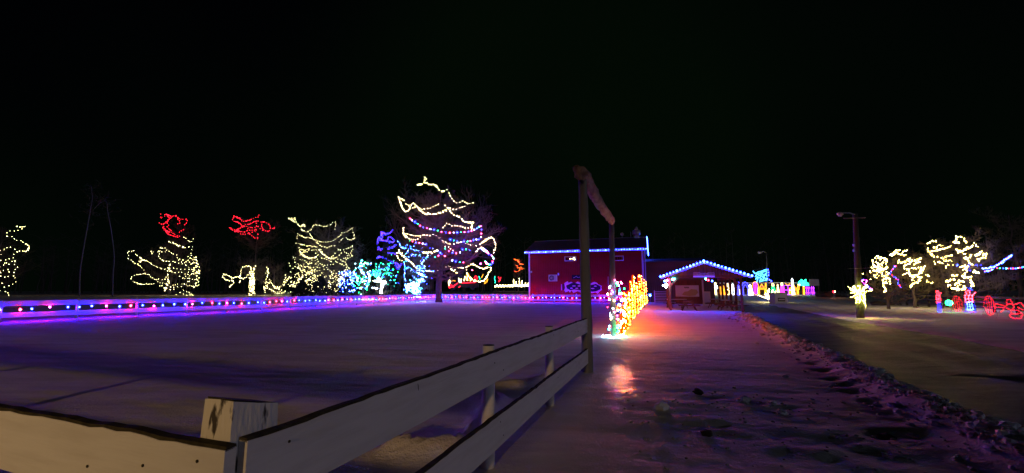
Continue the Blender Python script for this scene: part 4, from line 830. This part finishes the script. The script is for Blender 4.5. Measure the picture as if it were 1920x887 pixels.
# right-hand trees
bare_tree('bare_tree', 'tall right hand tree thick with warm bulbs over the blue trunk', xa(1817, 35.5), 35.5, 6.4, [(0, .3), (.3, 2.6), (.7, 3.0), (1, 1.4)], .2, 51, GT, 24, -.06)
bare_tree('bare_tree', 'right hand tree dotted with warm bulbs left of the tallest one', xa(1775, 40), 40, 5.6, [(0, .3), (.4, 2.0), (1, 1.6)], .16, 53, GT, 16, -.08)
bare_tree('bare_tree', 'middle warm lit tree between the utility pole and the fence', xa(1712, 39), 39, 5.2, [(0, .3), (.4, 2.2), (1, 1.6)], .15, 55, GT, 18)
bare_tree('bare_tree', 'small warm lit tree nearest the utility pole', xa(1662, 36), 36, 4.2, [(0, .3), (.4, 1.6), (1, 1.1)], .13, 57, GT, 16)
bare_tree('bare_tree', 'dark unlit tree at the right edge', xa(1912, 44), 44, 10.5, [(0, .3), (.4, 3.0), (1, 2.6)], .2, 59, None, 20)
# two pale arching birches at the left
for lb, pts, Y, r in (('pale thin birch stem leaning right at the far left', [(150, 512), (156, 470), (163, 430), (169, 395), (173, 372), (171, 350)], 50, .075),
                      ('pale thin birch stem arching down left of the red loops', [(212, 515), (214, 480), (208, 430), (202, 398), (199, 378), (186, 382), (172, 397)], 51, .065)):
    w = [np.array(P(a, b, Y+.3*math.sin(b))) for a, b in smooth_px([(pts[0][0]-1, 560)]+pts)]; w[0][2] = gz(w[0][0], w[0][1])-.2
    t = thing('birch_tree', lb, 'tree', tuple(w[0]), 'pale birch stems at the left'); mb = MB(); mb.tube(w, [r*(1.1-.8*i/len(w)) for i in range(len(w))], 7); mb.build('trunk', M['birch'], t, True)
    R = random.Random(lb); sg_ = []
    for i in range(40):
        j = R.randrange(len(w)//2, len(w)); p = w[j]
        for _ in range(4): q = p+np.array((R.gauss(0, .3), R.gauss(0, .3), R.gauss(.12, .25))); sg_.append((*p, *q, .012, .008)); p = q
    seg_mesh('crown', sg_, M['twig'], t)
# far wood: a mass nobody could count
R = random.Random(77); sg_ = []
for i in range(620):
    u = R.uniform(-1.5, 1.55); Y = R.uniform(98, 135) if u < .25 else R.uniform(96, 130); x = u*Y; g = gz(x, Y); H = R.uniform(7, 15); p = np.array((x, Y, g-.3)); r = R.uniform(.08, .2); ax = p.copy(); lean = R.gauss(0, .04)
    nodes = []
    for j in range(5): q = p+np.array((H/5*lean+R.gauss(0, .15), R.gauss(0, .15), H/5)); sg_.append((*p, *q, r*(1-j/6), r*(1-(j+1)/6))); nodes.append(q); p = q
    for q in nodes[1:]:
        for _ in range(5):
            a = R.uniform(0, 6.28); L = R.uniform(.8, 2.4); p = q
            for _2 in range(3): q2 = p+np.array((math.cos(a)*L/3+R.gauss(0, .15), math.sin(a)*L/3+R.gauss(0, .15), L/3*R.uniform(.3, 1.1))); sg_.append((*p, *q2, .03, .02)); p = q2
wr = thing('far_wood', 'dark mass of bare trees closing off the snowy field', 'wood', (0, 110, 0), None, 'stuff'); o = seg_mesh('bare_trees', sg_, M['bark'], wr); o['kind'] = 'stuff'
# ------------------------------------------------------------------ strings of lights on the trees
T1_ = (230, 390, .1916); T2_ = (400, 390, .1916); T3_ = (535, 400, .1804); T4_ = (740, 325, .2367); T5_ = (660, 420, .1691); T7_ = (1625, 430, .1465); T8_ = (1730, 430, .203)
tree_string('warm strings looping over the tree below the round red loops', 62, 318, 4.6, T1_, [
 [(600,290),(640,325),(670,330),(690,280)], [(450,325),(500,350),(560,375),(620,385),(680,380)], (2,[(500,345),(560,370),(600,380)]), [(680,380),(670,430),(680,470),(720,500),(740,560),(735,620)],
 [(370,390),(410,395),(460,435),(520,455),(545,500),(600,540),(660,590),(720,600)], [(370,390),(365,420),(420,430)], [(350,420),(350,480),(430,520),(500,530),(560,540),(620,555)],
 [(270,420),(330,428),(370,430)], [(285,425),(290,465)], [(110,420),(45,432),(70,490),(110,540),(160,565),(210,610)], [(130,450),(180,495),(240,520),(320,570),(370,590),(430,605)], [(150,540),(180,515),(240,515)],
 [(430,600),(500,600),(570,600),(650,600),(720,610)], [(300,740),(250,745),(150,740),(95,705),(80,670),(150,650),(240,650),(300,690),(360,695),(430,700)], (3,[(465,560),(450,640),(440,700),(430,760),(410,810),(400,830)]),
 [(480,625),(560,635),(640,650),(760,635)], [(620,670),(680,700),(740,700)], [(340,720),(420,740),(500,750),(600,745),(680,770),(750,750)], [(360,765),(450,790),(520,795)], [(470,770),(560,770),(620,745)],
 [(530,845),(560,830),(640,850),(690,850),(640,820),(580,800)], (2,[(720,480),(730,560),(700,600),(740,660),(730,720),(690,775)]), [(640,470),(690,520),(650,560)], [(650,660),(640,700),(670,740)], [(560,500),(600,520),(680,540),(740,550)], [(560,670),(600,690),(640,720)], [(640,510),(700,500),(740,510)], [(640,630),(700,640),(760,615)]], ['warm'], .42, .037)
tree_string('round knot of red loops atop the slender tree', 72, 327, 2.2, T1_, [
 [(370,70),(390,100),(430,60),(460,100),(520,70),(560,110),(630,115),(605,170)], [(360,150),(400,160),(460,105)], [(400,160),(400,200),(440,250),(490,275),(530,285),(570,270)], [(555,235),(600,205)], [(540,160),(560,130),(520,80)], [(440,150),(450,200),(480,230)], [(430,60),(470,80)], [(460,230),(500,255),(540,270)], [(400,190),(430,225),(470,240)]], ['redt'], .36, .062)
tree_string('wide winged red loops high on the thin stemmed tree', 70, 474, 3.4, T2_, [
 [(450,75),(400,100),(340,125),(290,125),(250,100),(205,80),(190,120),(230,135),(290,175),(330,190),(420,190)], [(160,195),(220,215),(290,180),(360,150),(430,130),(500,140)], [(160,195),(190,225),(240,230),(300,230),(380,215),(430,210)], [(240,245),(290,260),(360,250),(430,215)],
 [(430,130),(420,170),(460,200),(520,230),(550,240)], [(500,135),(550,165),(560,200),(605,195)], [(560,200),(550,240)], [(480,140),(470,190),(500,215)], [(350,240),(390,290),(440,300),(430,250)]], ['redt'], .36, .062)
tree_string('warm bulbs wrapping the stout trunk and its crooked left branch', 63, 471, .55, T2_, [
 [(370,600),(350,570),(280,585),(270,650),(200,685),(150,665),(110,645),(85,670),(110,695),(160,715),(200,710),(170,770),(150,775)], [(250,680),(300,690),(350,640)], [(265,660),(262,740)], [(370,600),(385,625)], (2,[(410,580),(385,620)])]
 + [(2, [(358, 630+i*16), (378, 636+i*16), (398, 628+i*16)]) for i in range(15)], ['warm'], .22, .045)
tree_string('warm bulbs on the low forked tree beside the wrapped trunk', 63, 512, 1.2, T2_, [
 (3,[(530,580),(530,680)]), [(520,700),(500,780),(505,840)], [(550,700),(570,740),(590,770),(650,780),(690,730),(710,650)], [(490,775),(560,800),(590,815),(640,840),(720,810)], (2,[(600,775),(650,790)]), [(740,680),(700,720)], [(520,760),(560,720)], [(495,850),(515,850)], [(500,730),(540,740),(520,800)], [(560,790),(620,820),(680,800)], [(690,760),(730,700)]], ['warm'], .28, .042)
R = random.Random(3)
tree_string('swagged warm strings draping the broad bare tree', 66, 612, 4.4, T3_, [
 (3,[(45,60),(100,55)]), (2,[(60,70),(110,95),(150,130),(190,125),(205,150)]), [(165,170),(230,190),(270,160),(305,118),(350,130),(410,135),(460,118),(518,92),(518,185)],
 [(240,195),(270,240),(330,285),(400,300),(480,290),(530,260),(580,220),(600,195),(650,190),(692,155),(700,200),(722,250),(690,275),(650,272),(610,255),(560,305)],
 [(150,230),(200,250),(270,255),(330,310),(380,340),(450,350),(525,332)], [(125,210),(120,275)], [(118,305),(180,328),(240,338),(310,345),(340,350),(355,385)],
 [(145,360),(160,420),(200,450),(280,465),(350,430)], [(150,375),(200,385),(250,370),(230,400),(180,410)], [(280,385),(350,380),(300,430)], (3,[(360,385),(400,430),(450,465),(515,465)]), [(515,420),(490,450)],
 [(550,375),(600,382),(650,365),(705,338),(690,390),(660,425),(610,405),(570,430),(540,455)], [(520,495),(560,480),(610,470),(650,440),(700,435),(660,460),(620,495),(560,495)], [(540,510),(600,540),(640,545),(620,500)], [(640,560),(670,580),(600,590)],
 [(320,460),(350,510),(400,540),(500,535)], [(360,450),(420,480),(490,500)], [(345,540),(370,590),(420,625),(460,640),(480,660),(430,670)], [(400,550),(450,590),(495,620),(470,655)], (2,[(160,400),(190,440),(260,470),(330,440)]),
 [(110,460),(95,520),(150,540),(180,560),(240,545),(220,500),(150,480)], [(135,570),(180,600),(230,620),(280,590)], [(230,560),(330,600)], [(160,665),(230,630),(300,600)], [(500,620),(560,625),(620,600)], [(135,685),(230,695),(320,650)]], ['warm'], .40, .037,
 extra=[(R.uniform(30, 620), R.gauss(720, 55)) for _ in range(230)]+[(R.gauss(250, 90), R.gauss(580, 60)) for _ in range(90)])
tree_string('blue white bulbs scattered over the low dark spruce', 61, 650, 1.6, T3_, [[(560,700),(580,760),(600,800)], [(620,600),(650,640),(700,640)], [(690,740),(640,740)], [(670,810),(720,805)]], ['white', 'icewhite', 'mblue'], .30, .05, extra=[(R.uniform(560, 720), R.uniform(600, 820)) for _ in range(90)])
tree_string('warm white garlands in tiers round the largest tree', bt[1], 823, 6.6, T4_, [
 (3,[(185,88),(215,85)]), (2,[(215,85),(245,70),(275,92),(320,92),(360,135),(390,140),(420,130)]), [(240,35),(245,70)], [(235,50),(258,45)], [(430,155),(460,210),(490,232),(520,228),(540,215),(575,240),(630,228)], [(515,272),(560,260)],
 [(35,190),(75,215)], [(85,240),(130,268),(175,270),(220,285),(270,278),(310,262),(350,240)], (2,[(35,190),(55,260),(80,300),(110,290),(140,242),(175,262),(210,300),(250,320),(310,325),(360,315),(425,275)]), [(395,258),(430,280),(490,285)], (2,[(430,280),(460,325),(510,345),(560,385),(620,390)]), (4,[(605,395),(615,440)]),
 [(380,430),(410,400),(460,415),(510,415),(560,432),(600,430)], (2,[(70,430),(72,480),(100,510)]), [(100,510),(130,525),(180,520),(220,490),(270,490),(310,480)], [(75,480),(130,485),(170,495),(220,490)], (2,[(310,485),(350,510),(400,548),(460,560),(530,545),(600,565),(650,570)]),
 (2,[(680,560),(720,530),(770,505),(800,560),(795,600),(780,640)]), (2,[(650,615),(690,590),(740,630)]), (2,[(35,610),(20,650),(45,695),(65,680)]), (2,[(35,615),(75,660),(120,700),(175,745)]), (2,[(230,630),(290,630),(335,610)]),
 (2,[(250,770),(310,780),(370,755),(430,740),(500,745),(560,745),(620,720),(690,755),(765,745),(740,800),(705,860)]), [(565,745),(570,770)], (2,[(570,790),(610,840),(660,858),(710,850)]), (2,[(450,765),(510,800)]), [(400,580),(440,590),(470,630)]], ['warmL'], .38, .041, jit=.03)
tree_string('red, blue and green bulb strands among the largest tree garlands', bt[1], 823, 6.6, T4_, [
 [(120,360),(150,380),(230,428),(310,445),(360,462),(430,472),(520,470),(600,458),(660,430),(685,420),(685,520)], [(440,525),(500,540),(560,540),(620,530),(680,520)], [(120,530),(170,548),(210,555),(260,560)], [(320,665),(345,655),(365,640),(395,655),(420,675)], [(340,610),(370,640)],
 [(400,600),(430,615),(480,635),(520,625),(545,600),(600,612)], [(455,690),(500,702),(560,708)], (2,[(690,600),(740,630),(780,665),(775,705),(745,725),(710,695)]), (2,[(680,715),(690,712)]), [(615,768),(625,762)]], ['redb', 'white', 'eave', 'green', 'redb', 'mblue'], .50, .060, jit=.02)
tree_string('deep blue and violet strings outlining the dark spruce', 72, 724, 2.2, T5_, [
 [(330,90),(320,140),(290,170),(280,220)], (2,[(330,90),(330,130)]), [(330,90),(400,110),(455,65)], [(310,180),(380,185),(420,140),(470,190),(420,210)], [(285,285),(350,270),(430,260),(490,230)], [(290,260),(320,290)], [(400,320),(490,330)], [(290,360),(340,370),(400,400),(480,430),(530,470)], [(280,375),(330,365)], [(550,440),(510,500)], [(290,510),(350,490)], [(350,100),(380,120),(420,140)], [(380,190),(460,200)], [(300,150),(330,170),(340,120)], [(400,280),(470,250)], [(480,440),(500,480),(540,470)]], ['blues', 'blues', 'violets', 'blues'], .12, .07)
tree_string('cyan white and green bulbs on the small tree behind the fence', 64, 680, 1.2, T5_, [(2,[(110,410),(95,500),(130,560)]), (2,[(200,440),(140,435),(120,470)]), (3,[(180,530),(190,600),(170,680),(160,730)]), (2,[(130,560),(170,600)]), [(40,550),(60,600),(50,660)], [(30,720),(130,700)]], ['cyan', 'white', 'green', 'white', 'dimblue'], .26, .05,
 extra=[(R.gauss(100, 50), R.gauss(610, 60)) for _ in range(60)])
tree_string('green and cyan bulbs on the upper half of the small green lit tree', 63, 714, 1.4, T5_, [[(320,430),(280,500),(230,550),(280,580)], [(460,410),(400,470),(350,520)], [(440,580),(490,570),(470,640),(520,660)]], ['green', 'teal', 'cyan', 'dimblue'], .30, .045, extra=[(R.gauss(385, 60), R.gauss(520, 60)) for _ in range(60)]+[(R.gauss(270, 30), R.gauss(555, 25)) for _ in range(40)])
tree_string('warm white bulbs packed round the trunk of the small green lit tree', 63, 714, .6, T5_, [(4,[(290,600),(320,640),(330,700),(320,765)]), (3,[(350,640),(335,700)]), [(230,705),(290,720)], (2,[(250,630),(330,640),(380,655)])], ['warmL', 'white'], .16, .06)
tree_string('icy bulbs crowding the blue lit tree beside the largest one', 66, 778, 2.2, T5_, [(3,[(790,400),(770,470),(740,520),(790,580),(750,640)]), (2,[(720,480),(780,460),(810,470)]), [(640,470),(660,520),(700,560),(690,610),(750,640),(820,630)], [(580,430),(585,600),(600,630)], [(660,340),(720,350),(780,380)], [(820,515),(900,520),(940,510)], [(820,590),(890,600)], [(510,190),(550,260),(600,270),(620,220)], [(600,330),(640,270),(700,290),(760,290)], [(640,480),(680,530),(720,540)]], ['white', 'icewhite', 'cyan', 'mblue'], .24, .05,
 extra=[(R.gauss(770, 38), R.gauss(535, 55)) for _ in range(95)]+[(R.uniform(590, 900), R.uniform(230, 500)) for _ in range(55)])
tree_string('ice white bulbs heaped on the small conifer at the arena corner', 62, 770, 1.0, T5_, [], ['icewhite', 'white', 'cyan', 'icewhite'], .2, .075, extra=[(R.gauss(670, 38), R.gauss(715, 34)) for _ in range(260)]+[(R.uniform(595, 755), R.gauss(795, 7)) for _ in range(110)])
tree_string('red loops on the small tree left of the barn', 88, 972, 1.2, (820, 480, .10146), [(2,[(1440,65),(1490,90),(1540,155),(1580,150)]), [(1490,75),(1510,60)], (2,[(1460,180),(1500,220),(1590,240)]), [(1420,280),(1490,290),(1550,190)], [(1540,250),(1580,230)]], ['orange', 'redt', 'gold'], .25, .06)
WR = 'warm strings on the right hand trees'
T7L = [[(120,340),(135,385)], [(150,370),(220,375),(255,400),(230,450)], (2,[(70,410),(80,440),(110,470),(170,510)]), [(160,440),(200,445)], [(90,530),(150,540),(200,520),(270,490)], (2,[(180,590),(230,585),(290,555)]), [(230,600),(210,660),(225,720),(240,770),(215,800)], [(250,640),(290,630),(300,690)], [(240,690),(280,670)], (2,[(240,500),(280,480)])]
tree_string('warm string spiralling down the small tree nearest the utility pole', 36, 1662, 1.4, T7_, [(2, p) if not isinstance(p[0], int) else p for p in T7L], ['warmR'], .17, .031, jit=.03, extra=[(150+R.gauss(0, 60), 490+R.gauss(0, 60)) for _ in range(40)])
tree_string('warm string over the middle tree of the right hand group', 39, 1712, 1.9, T7_, [(2, p) for p in ([(305,330),(345,310),(390,265),(430,270)], [(380,300),(460,325),(520,320)], [(460,285),(520,270)], [(410,390),(410,440),(440,430)], [(460,420),(520,400),(560,360)], [(470,465),(540,440),(600,400),(700,375)], [(620,435),(680,410)], [(480,510),(540,520)], [(470,580),(540,560),(570,600),(590,640)], [(540,510),(560,600)], [(600,500),(660,490)], [(720,500),(740,465),(700,520),(730,530)], [(590,600),(660,570),(700,540)], [(600,600),(580,660)], [(660,600),(700,620),(680,650)], [(555,725),(610,690),(670,665)], [(770,590),(800,610)], [(770,655),(820,700),(840,670)])], ['warmR'], .17, .032, jit=.03)
tree_string('red and blue bulbs trailing between the two smaller right hand trees', 37, 1680, .8, T7_, [[(370,470),(320,520),(300,570)], [(320,590),(370,620),(400,650)], [(400,690),(440,750)]], ['mred', 'violet', 'mblue', 'mblue'], .12, .045, jit=.02)
tree_string('warm strings on the left crown of the tallest right hand pair', 40, 1775, 2.2, T8_, [(2, p) for p in ([(50,125),(90,110),(125,108)], [(45,185),(75,215),(90,250),(150,260)], [(80,210),(140,190),(190,180)], [(95,165),(130,175)], [(155,150),(190,150)], [(210,175),(265,150)], [(170,265),(220,250),(270,240)], [(120,305),(180,305),(240,285),(265,290)], [(210,350),(260,315),(290,350)])], ['warmR'], .17, .033, jit=.03)
tree_string('warm strings spiralling over the tallest right hand tree', 35.5, 1810, 2.2, T8_, [(2, p) for p in ([(290,120),(320,80),(365,70)], [(300,125),(350,120)], [(380,100),(410,130)], [(320,185),(330,220)], [(350,210),(400,180),(440,170)], [(445,160),(470,150)], [(490,135),(515,160)], [(380,235),(400,270),(440,260),(440,235)], [(490,250),(520,230),(530,205)], [(510,290),(550,260),(590,215)], [(430,300),(460,330)], [(360,345),(390,345),(370,380)], [(400,380),(420,340)], [(480,390),(530,400)], [(370,430),(400,410)], [(400,450),(450,430)], [(440,465),(440,500),(470,520)], [(265,420),(330,430)], [(210,485),(290,465),(300,450)], [(230,520),(260,510)], [(290,510),(350,480),(390,490)], [(280,545),(350,560),(400,540)], [(320,515),(380,520)], [(270,545),(400,555)])], ['warmR'], .15, .031, jit=.03)
tree_string('blue bulbs glowing on the trunk and limbs of the tallest right hand tree', 35.5, 1817, .5, T8_, [(2,[(310,325),(330,335)]), (2,[(430,310),(430,380)]), (2,[(490,330),(540,330)]), (2,[(425,545),(465,560)])], ['mblue', 'blues', 'blues'], .12, .04, jit=.03)
tree_string('icy blue strand rising to the right from the tallest right hand tree', 35.5, 1850, 4, T8_, [(3,[(560,360),(600,360),(640,350)]), (2,[(570,390),(650,370)]), (2,[(650,350),(720,310),(780,270),(830,235)])], ['icewhite', 'mblue', 'violet', 'mblue', 'mblue'], .11, .036, jit=.02)
tree_string('thin red, green and blue strand running off the right edge', 35.5, 1850, 6, T8_, [[(690,360),(720,358),(800,362),(850,360),(930,352),(1100,345)]], ['mred', 'green', 'mblue', 'cyan', 'mred', 'mblue'], .26, .042, jit=.01)
tree_string('warm bulbs zigzagging down the tree cut off by the left edge', 60, -12, 4.6, (0, 400, .2253), [
 (2,[(160,110),(205,112)]), [(205,112),(150,145),(80,150),(60,190),(95,195),(120,222),(150,225),(190,235),(235,265),(235,285),(225,310),(150,320),(120,330),(110,365),(60,380)],
 [(0,305),(40,300),(80,283),(130,300)], [(-40,380),(15,395),(60,378)], [(130,395),(60,412),(0,425)], [(130,400),(120,420),(60,432),(-20,440)], [(140,445),(125,460),(120,490),(90,495),(50,465),(20,480),(-30,490)], [(0,520),(50,535),(90,522),(120,522),(130,550),(130,572),(90,595),(55,607),(10,615),(-40,600)],
 [(0,495),(25,497)], [(0,640),(35,650),(65,665),(80,695)], [(-80,330),(-20,340),(30,345)], [(-90,560),(-30,570),(20,580)]], ['warm'], .42, .038)
# ------------------------------------------------------------------ distant scene left of the barn
tk = np.array((P(862, 545, 84)[0], 84., 0)); tk[2] = gz(tk[0], tk[1]); t = thing('parade_wagon', 'low wagon outlined in red lights beyond the arena', 'wagon', tuple(tk))
def wp(px, py, o=0): return np.array(P(px, py, 84+o))
mb = MB(); mb.prism([wp(843, 539), wp(897, 539), wp(897, 531), wp(850, 531), (wp(843, 534))], (0, 2.0, 0)); mb.build('bed', M['dark'], t)
for pts in ([(866, 530.5), (892, 529.5)], [(841, 538), (842, 534.5), (848, 535), (851, 538.5)], [(842, 540), (850, 537), (858, 531)], [(860, 539), (863, 536.5)]):
    mb = MB(); mb.tube([wp(*p, -.1) for p in pts], .05, 5); mb.build('light_outline', M['redt'], t)
for px in (850, 886): mb = MB(); c_ = wp(px, 540, -.05); mb.tube([c_, c_+np.array((0, .25, 0))], .42, 12); mb.build('wheel', M['dark'], t)
def glow(label, pts, m, Y=84, r=.042, name='light_outline', cat='light display', group='small warm outlines beyond the arena'):
    a = P(*pts[0], Y); t = thing(name, label, cat, a, group); mb = MB(); mb.tube([P(*p, Y) for p in pts], r, 5); mb.build('tube', M[m], t)
    mb = MB(); g0 = gz(a[0], Y); mb.tube([(a[0], Y+.1, g0), (a[0], Y+.1, a[2])], .02, 4); mb.build('stake', M['dark'], t)
for lb, pts, m in (('pale hooked outline at the wagon front', [(843, 520), (845, 519), (841, 530), (842, 536)], 'warm'), ('short pale outline over the wagon front', [(841, 528), (845, 527), (844, 531)], 'warm'), ('dotted pale outline above the wagon hood', [(847, 528), (850, 526), (854, 527)], 'gold'), ('cup shaped pale outline on the wagon', [(860, 521), (861, 529), (864, 530), (865, 523)], 'warm'),
        ('tall warm outline behind the wagon seat', [(870, 527), (872, 518)], 'warm'), ('golden peaked outline above the wagon bed', [(873, 525), (875, 514), (878, 512), (881, 520), (877, 527)], 'gold'), ('second warm upright on the wagon bed', [(876, 526), (876, 519)], 'warm'), ('third warm upright on the wagon bed', [(882, 527), (883, 521)], 'warm'),
        ('round red outline above the wagon tail', [(889, 520), (892, 517), (895, 520), (894, 524), (890, 523), (889, 520)], 'redt'), ('small green outline beside the red ring', [(898, 518), (899, 521), (900, 524)], 'teal'), ('leaning golden outline behind the wagon', [(903, 521), (906, 514)], 'gold'), ('curled golden outline at the wagon tail', [(908, 531), (912, 527), (915, 523), (913, 529), (908, 532)], 'gold'),
        ('thin teal outline standing right of the largest tree', [(928, 518), (927, 523), (929, 528), (928, 531)], 'teal'), ('red blob outline next to the teal one', [(934, 519), (937, 524), (935, 529), (938, 525), (939, 520)], 'redt')):
    glow(lb, pts, m, Y=83+random.random()*3)
t = thing('string_lights', 'scalloped warm white row along the low fence left of the barn', 'string lights', tuple(P(930, 536, 80))); mb = MB(); R = random.Random(8)
for i in range(150):
    px = 928+64*i/150; mb.ball(P(px, 536+1.4*math.sin(i*.5)-(.6 if px > 962 else 0)+R.gauss(0, .4), 80), .05, lv=-1)
for px, y0 in ((963, 524), (968, 528), (974, 522), (979, 526), (985, 531), (990, 531)):
    for y in np.arange(y0, 536, 1.1): mb.ball(P(px+R.gauss(0, .2), y, 80), .045, lv=-1)
o = mb.build('bulbs', M['warmL'], t); o['kind'] = 'stuff'
lf = np.array((P(926, 545, 80.4)[0], 80.4, 0)); lf[2] = gz(*lf[:2]); t = thing('low_rail_fence', 'low dark rail fence carrying the scalloped lights by the barn', 'fence', tuple(lf))
for i in range(5): p = lf+np.array((i*1.7, 0, 0)); mb = MB(); mb.tube([p, p+UP*1.0], .05, 5); mb.build('post', M['rail'], t)
for z in (.45, .85): mb = MB(); mb.box(lf+np.array((3.4, 0, z)), (3.4, 0, 0), (0, .03, 0), (0, 0, .06)); mb.build('rail', M['rail'], t)
# ------------------------------------------------------------------ right side: dark fence, figures, boulders
fa = np.array(G(1701, 573)); fb = np.array(G(1915, 591)); t = thing('dark_rail_fence', 'dark three rail timber fence behind the red wheels on the right', 'fence', tuple(fa)); dd = fb-fa; L = np.linalg.norm(dd); dn = dd/L; fb2 = fb+dn*8; dd = fb2-fa; L = np.linalg.norm(dd)
n = int(L/2.6)
for i in range(n+1):
    p = fa+dd*i/n; mb = MB(); mb.box(p+UP*.62, dn*.08, np.array((-dn[1], dn[0], 0))*.08, UP*.66); mb.build('post', M['rail'], t, bevel=.01)
    if i < n:
        for z in (.35, .75, 1.1): q = fa+dd*(i+1)/n; mb = MB(); mb.box((p+q)/2+UP*z-np.array((-dn[1], dn[0], 0))*.1, (q-p)/2*.985, np.array((-dn[1], dn[0], 0))*.02, UP*.075); mb.build('rail', M['rail'], t)
RD = (.62, -.78, 0)
def near(px, py, w, h, fig, m1, m2, name, label, r=.022, ux=RD, grp='light figures by the dark fence', bulbs=.06, wz=0):
    b = np.array(G(px, py)); return display(name, label, 'light display', b, ux, w, h, fig, m1, m2, r, bulbs, grp)
near(1763, 587, .42, 1.65, 'soldier', 'blues', 'mred', 'toy_soldier_display', 'thin blue legged soldier outline with a red chest at left')
t = display('drum_display', 'green oval glow held by the thin soldier outline', 'light display', np.array(G(1769, 586))+np.array((.3, -.2, 0)), (1, 0, 0), .55, .35, 'wheel', 'green', 'green', .03, .05, stand=False)
for ch in t.children: ch.location.z += .45
near(1797, 586, .68, 1.12, 'wheel', 'redt', 'redt', 'wheel_display', 'red lit wheel left of the thick soldier outline', .019, (1, -.15, 0), bulbs=.085)
near(1820, 585, .85, 1.6, 'soldier', 'mblue', 'mred', 'toy_soldier_display', 'thick soldier outline with red coat and glowing blue legs', .035)
near(1858, 593, .60, 1.2, 'wheel', 'redt', 'redt', 'wheel_display', 'red lit wheel right of the thick soldier outline', .019, (1, -.15, 0), bulbs=.085)
near(1897, 599, 1.5, 1.1, 'flower', 'redt', 'redt', 'flower_display', 'sprawling red flower outline at the right edge', .022, (1, -.2, 0), bulbs=.07)
for i, (px, py, r, lb) in enumerate(((1598, 548, .7, 'pale boulder hump left of the pole by the tail light'), (1640, 563, .55, 'dark boulder just right of the utility pole'), (1652, 566, .35, 'smaller dark boulder right of the first'), (1668, 567, .30, 'small dark stone midway to the rail fence'), (1683, 569, .25, 'smallest dark stone near the rail fence end'), (1548, 549, 1.1, 'rounded brush heap at the far end of the field'), (1570, 552, .5, 'dark stone below the single white lamp'), (1582, 554, .45, 'dark stone under the small white lamp, right one'))):
    Y = 46 if py > 560 else 66; x = P(px, 545, Y)[0]; g0 = gz(x, Y); mb = MB(); lump(mb, (x, Y, g0+r*.2), r, random.Random(i), 1, .7); tag(mb.build('boulder', M['rock']), lb, 'boulder')
p = np.array(P(1563, 547, 64)); t = thing('small_lamp', 'single reddish white lamp low in the far field', 'lamp', (p[0], p[1], gz(p[0], p[1]))); mb = MB(); mb.tube([(p[0], p[1], gz(p[0], p[1])), tuple(p)], .03, 5); mb.build('stake', M['metal'], t); put_bulb(t, p, 'redt', .16); put_bulb(t, p+np.array((.12, -.1, 0)), 'warm', .10)
# ------------------------------------------------------------------ the yard lamp behind the camera whose light throws the rail's shadow
q = np.array((-7.2, -23.0, 0)); t = thing('yard_lamp', 'lit yard floodlight on a wooden pole standing behind the viewpoint', 'street lamp', tuple(q))
mb = MB(); mb.tube([q, q+UP*5.9], [.14, .10], 10); mb.build('pole', M['log'], t, True); mb = MB(); mb.tube([q+UP*5.6, q+np.array((0, .7, 5.85))], .035, 6); mb.build('arm', M['metal'], t)
mb = MB(); mb.tube([q+np.array((0, .7, 5.95)), q+np.array((0, .7, 5.75))], [.08, .2], 12); mb.build('lamp_shade', M['metal'], t)
ld = bpy.data.lights.new('floodlight_beam', 'SPOT'); ld.energy = 8200; ld.shadow_soft_size = .32; ld.color = (1, .60, .24); ld.spot_size = math.radians(46); ld.spot_blend = .75
lo = bpy.data.objects.new('floodlight_beam', ld); COL.objects.link(lo); lo.location = tuple(q+np.array((0, .78, 5.6))); lo.rotation_euler = Vector((-.05, 1, -.21)).to_track_quat('-Z', 'Y').to_euler()
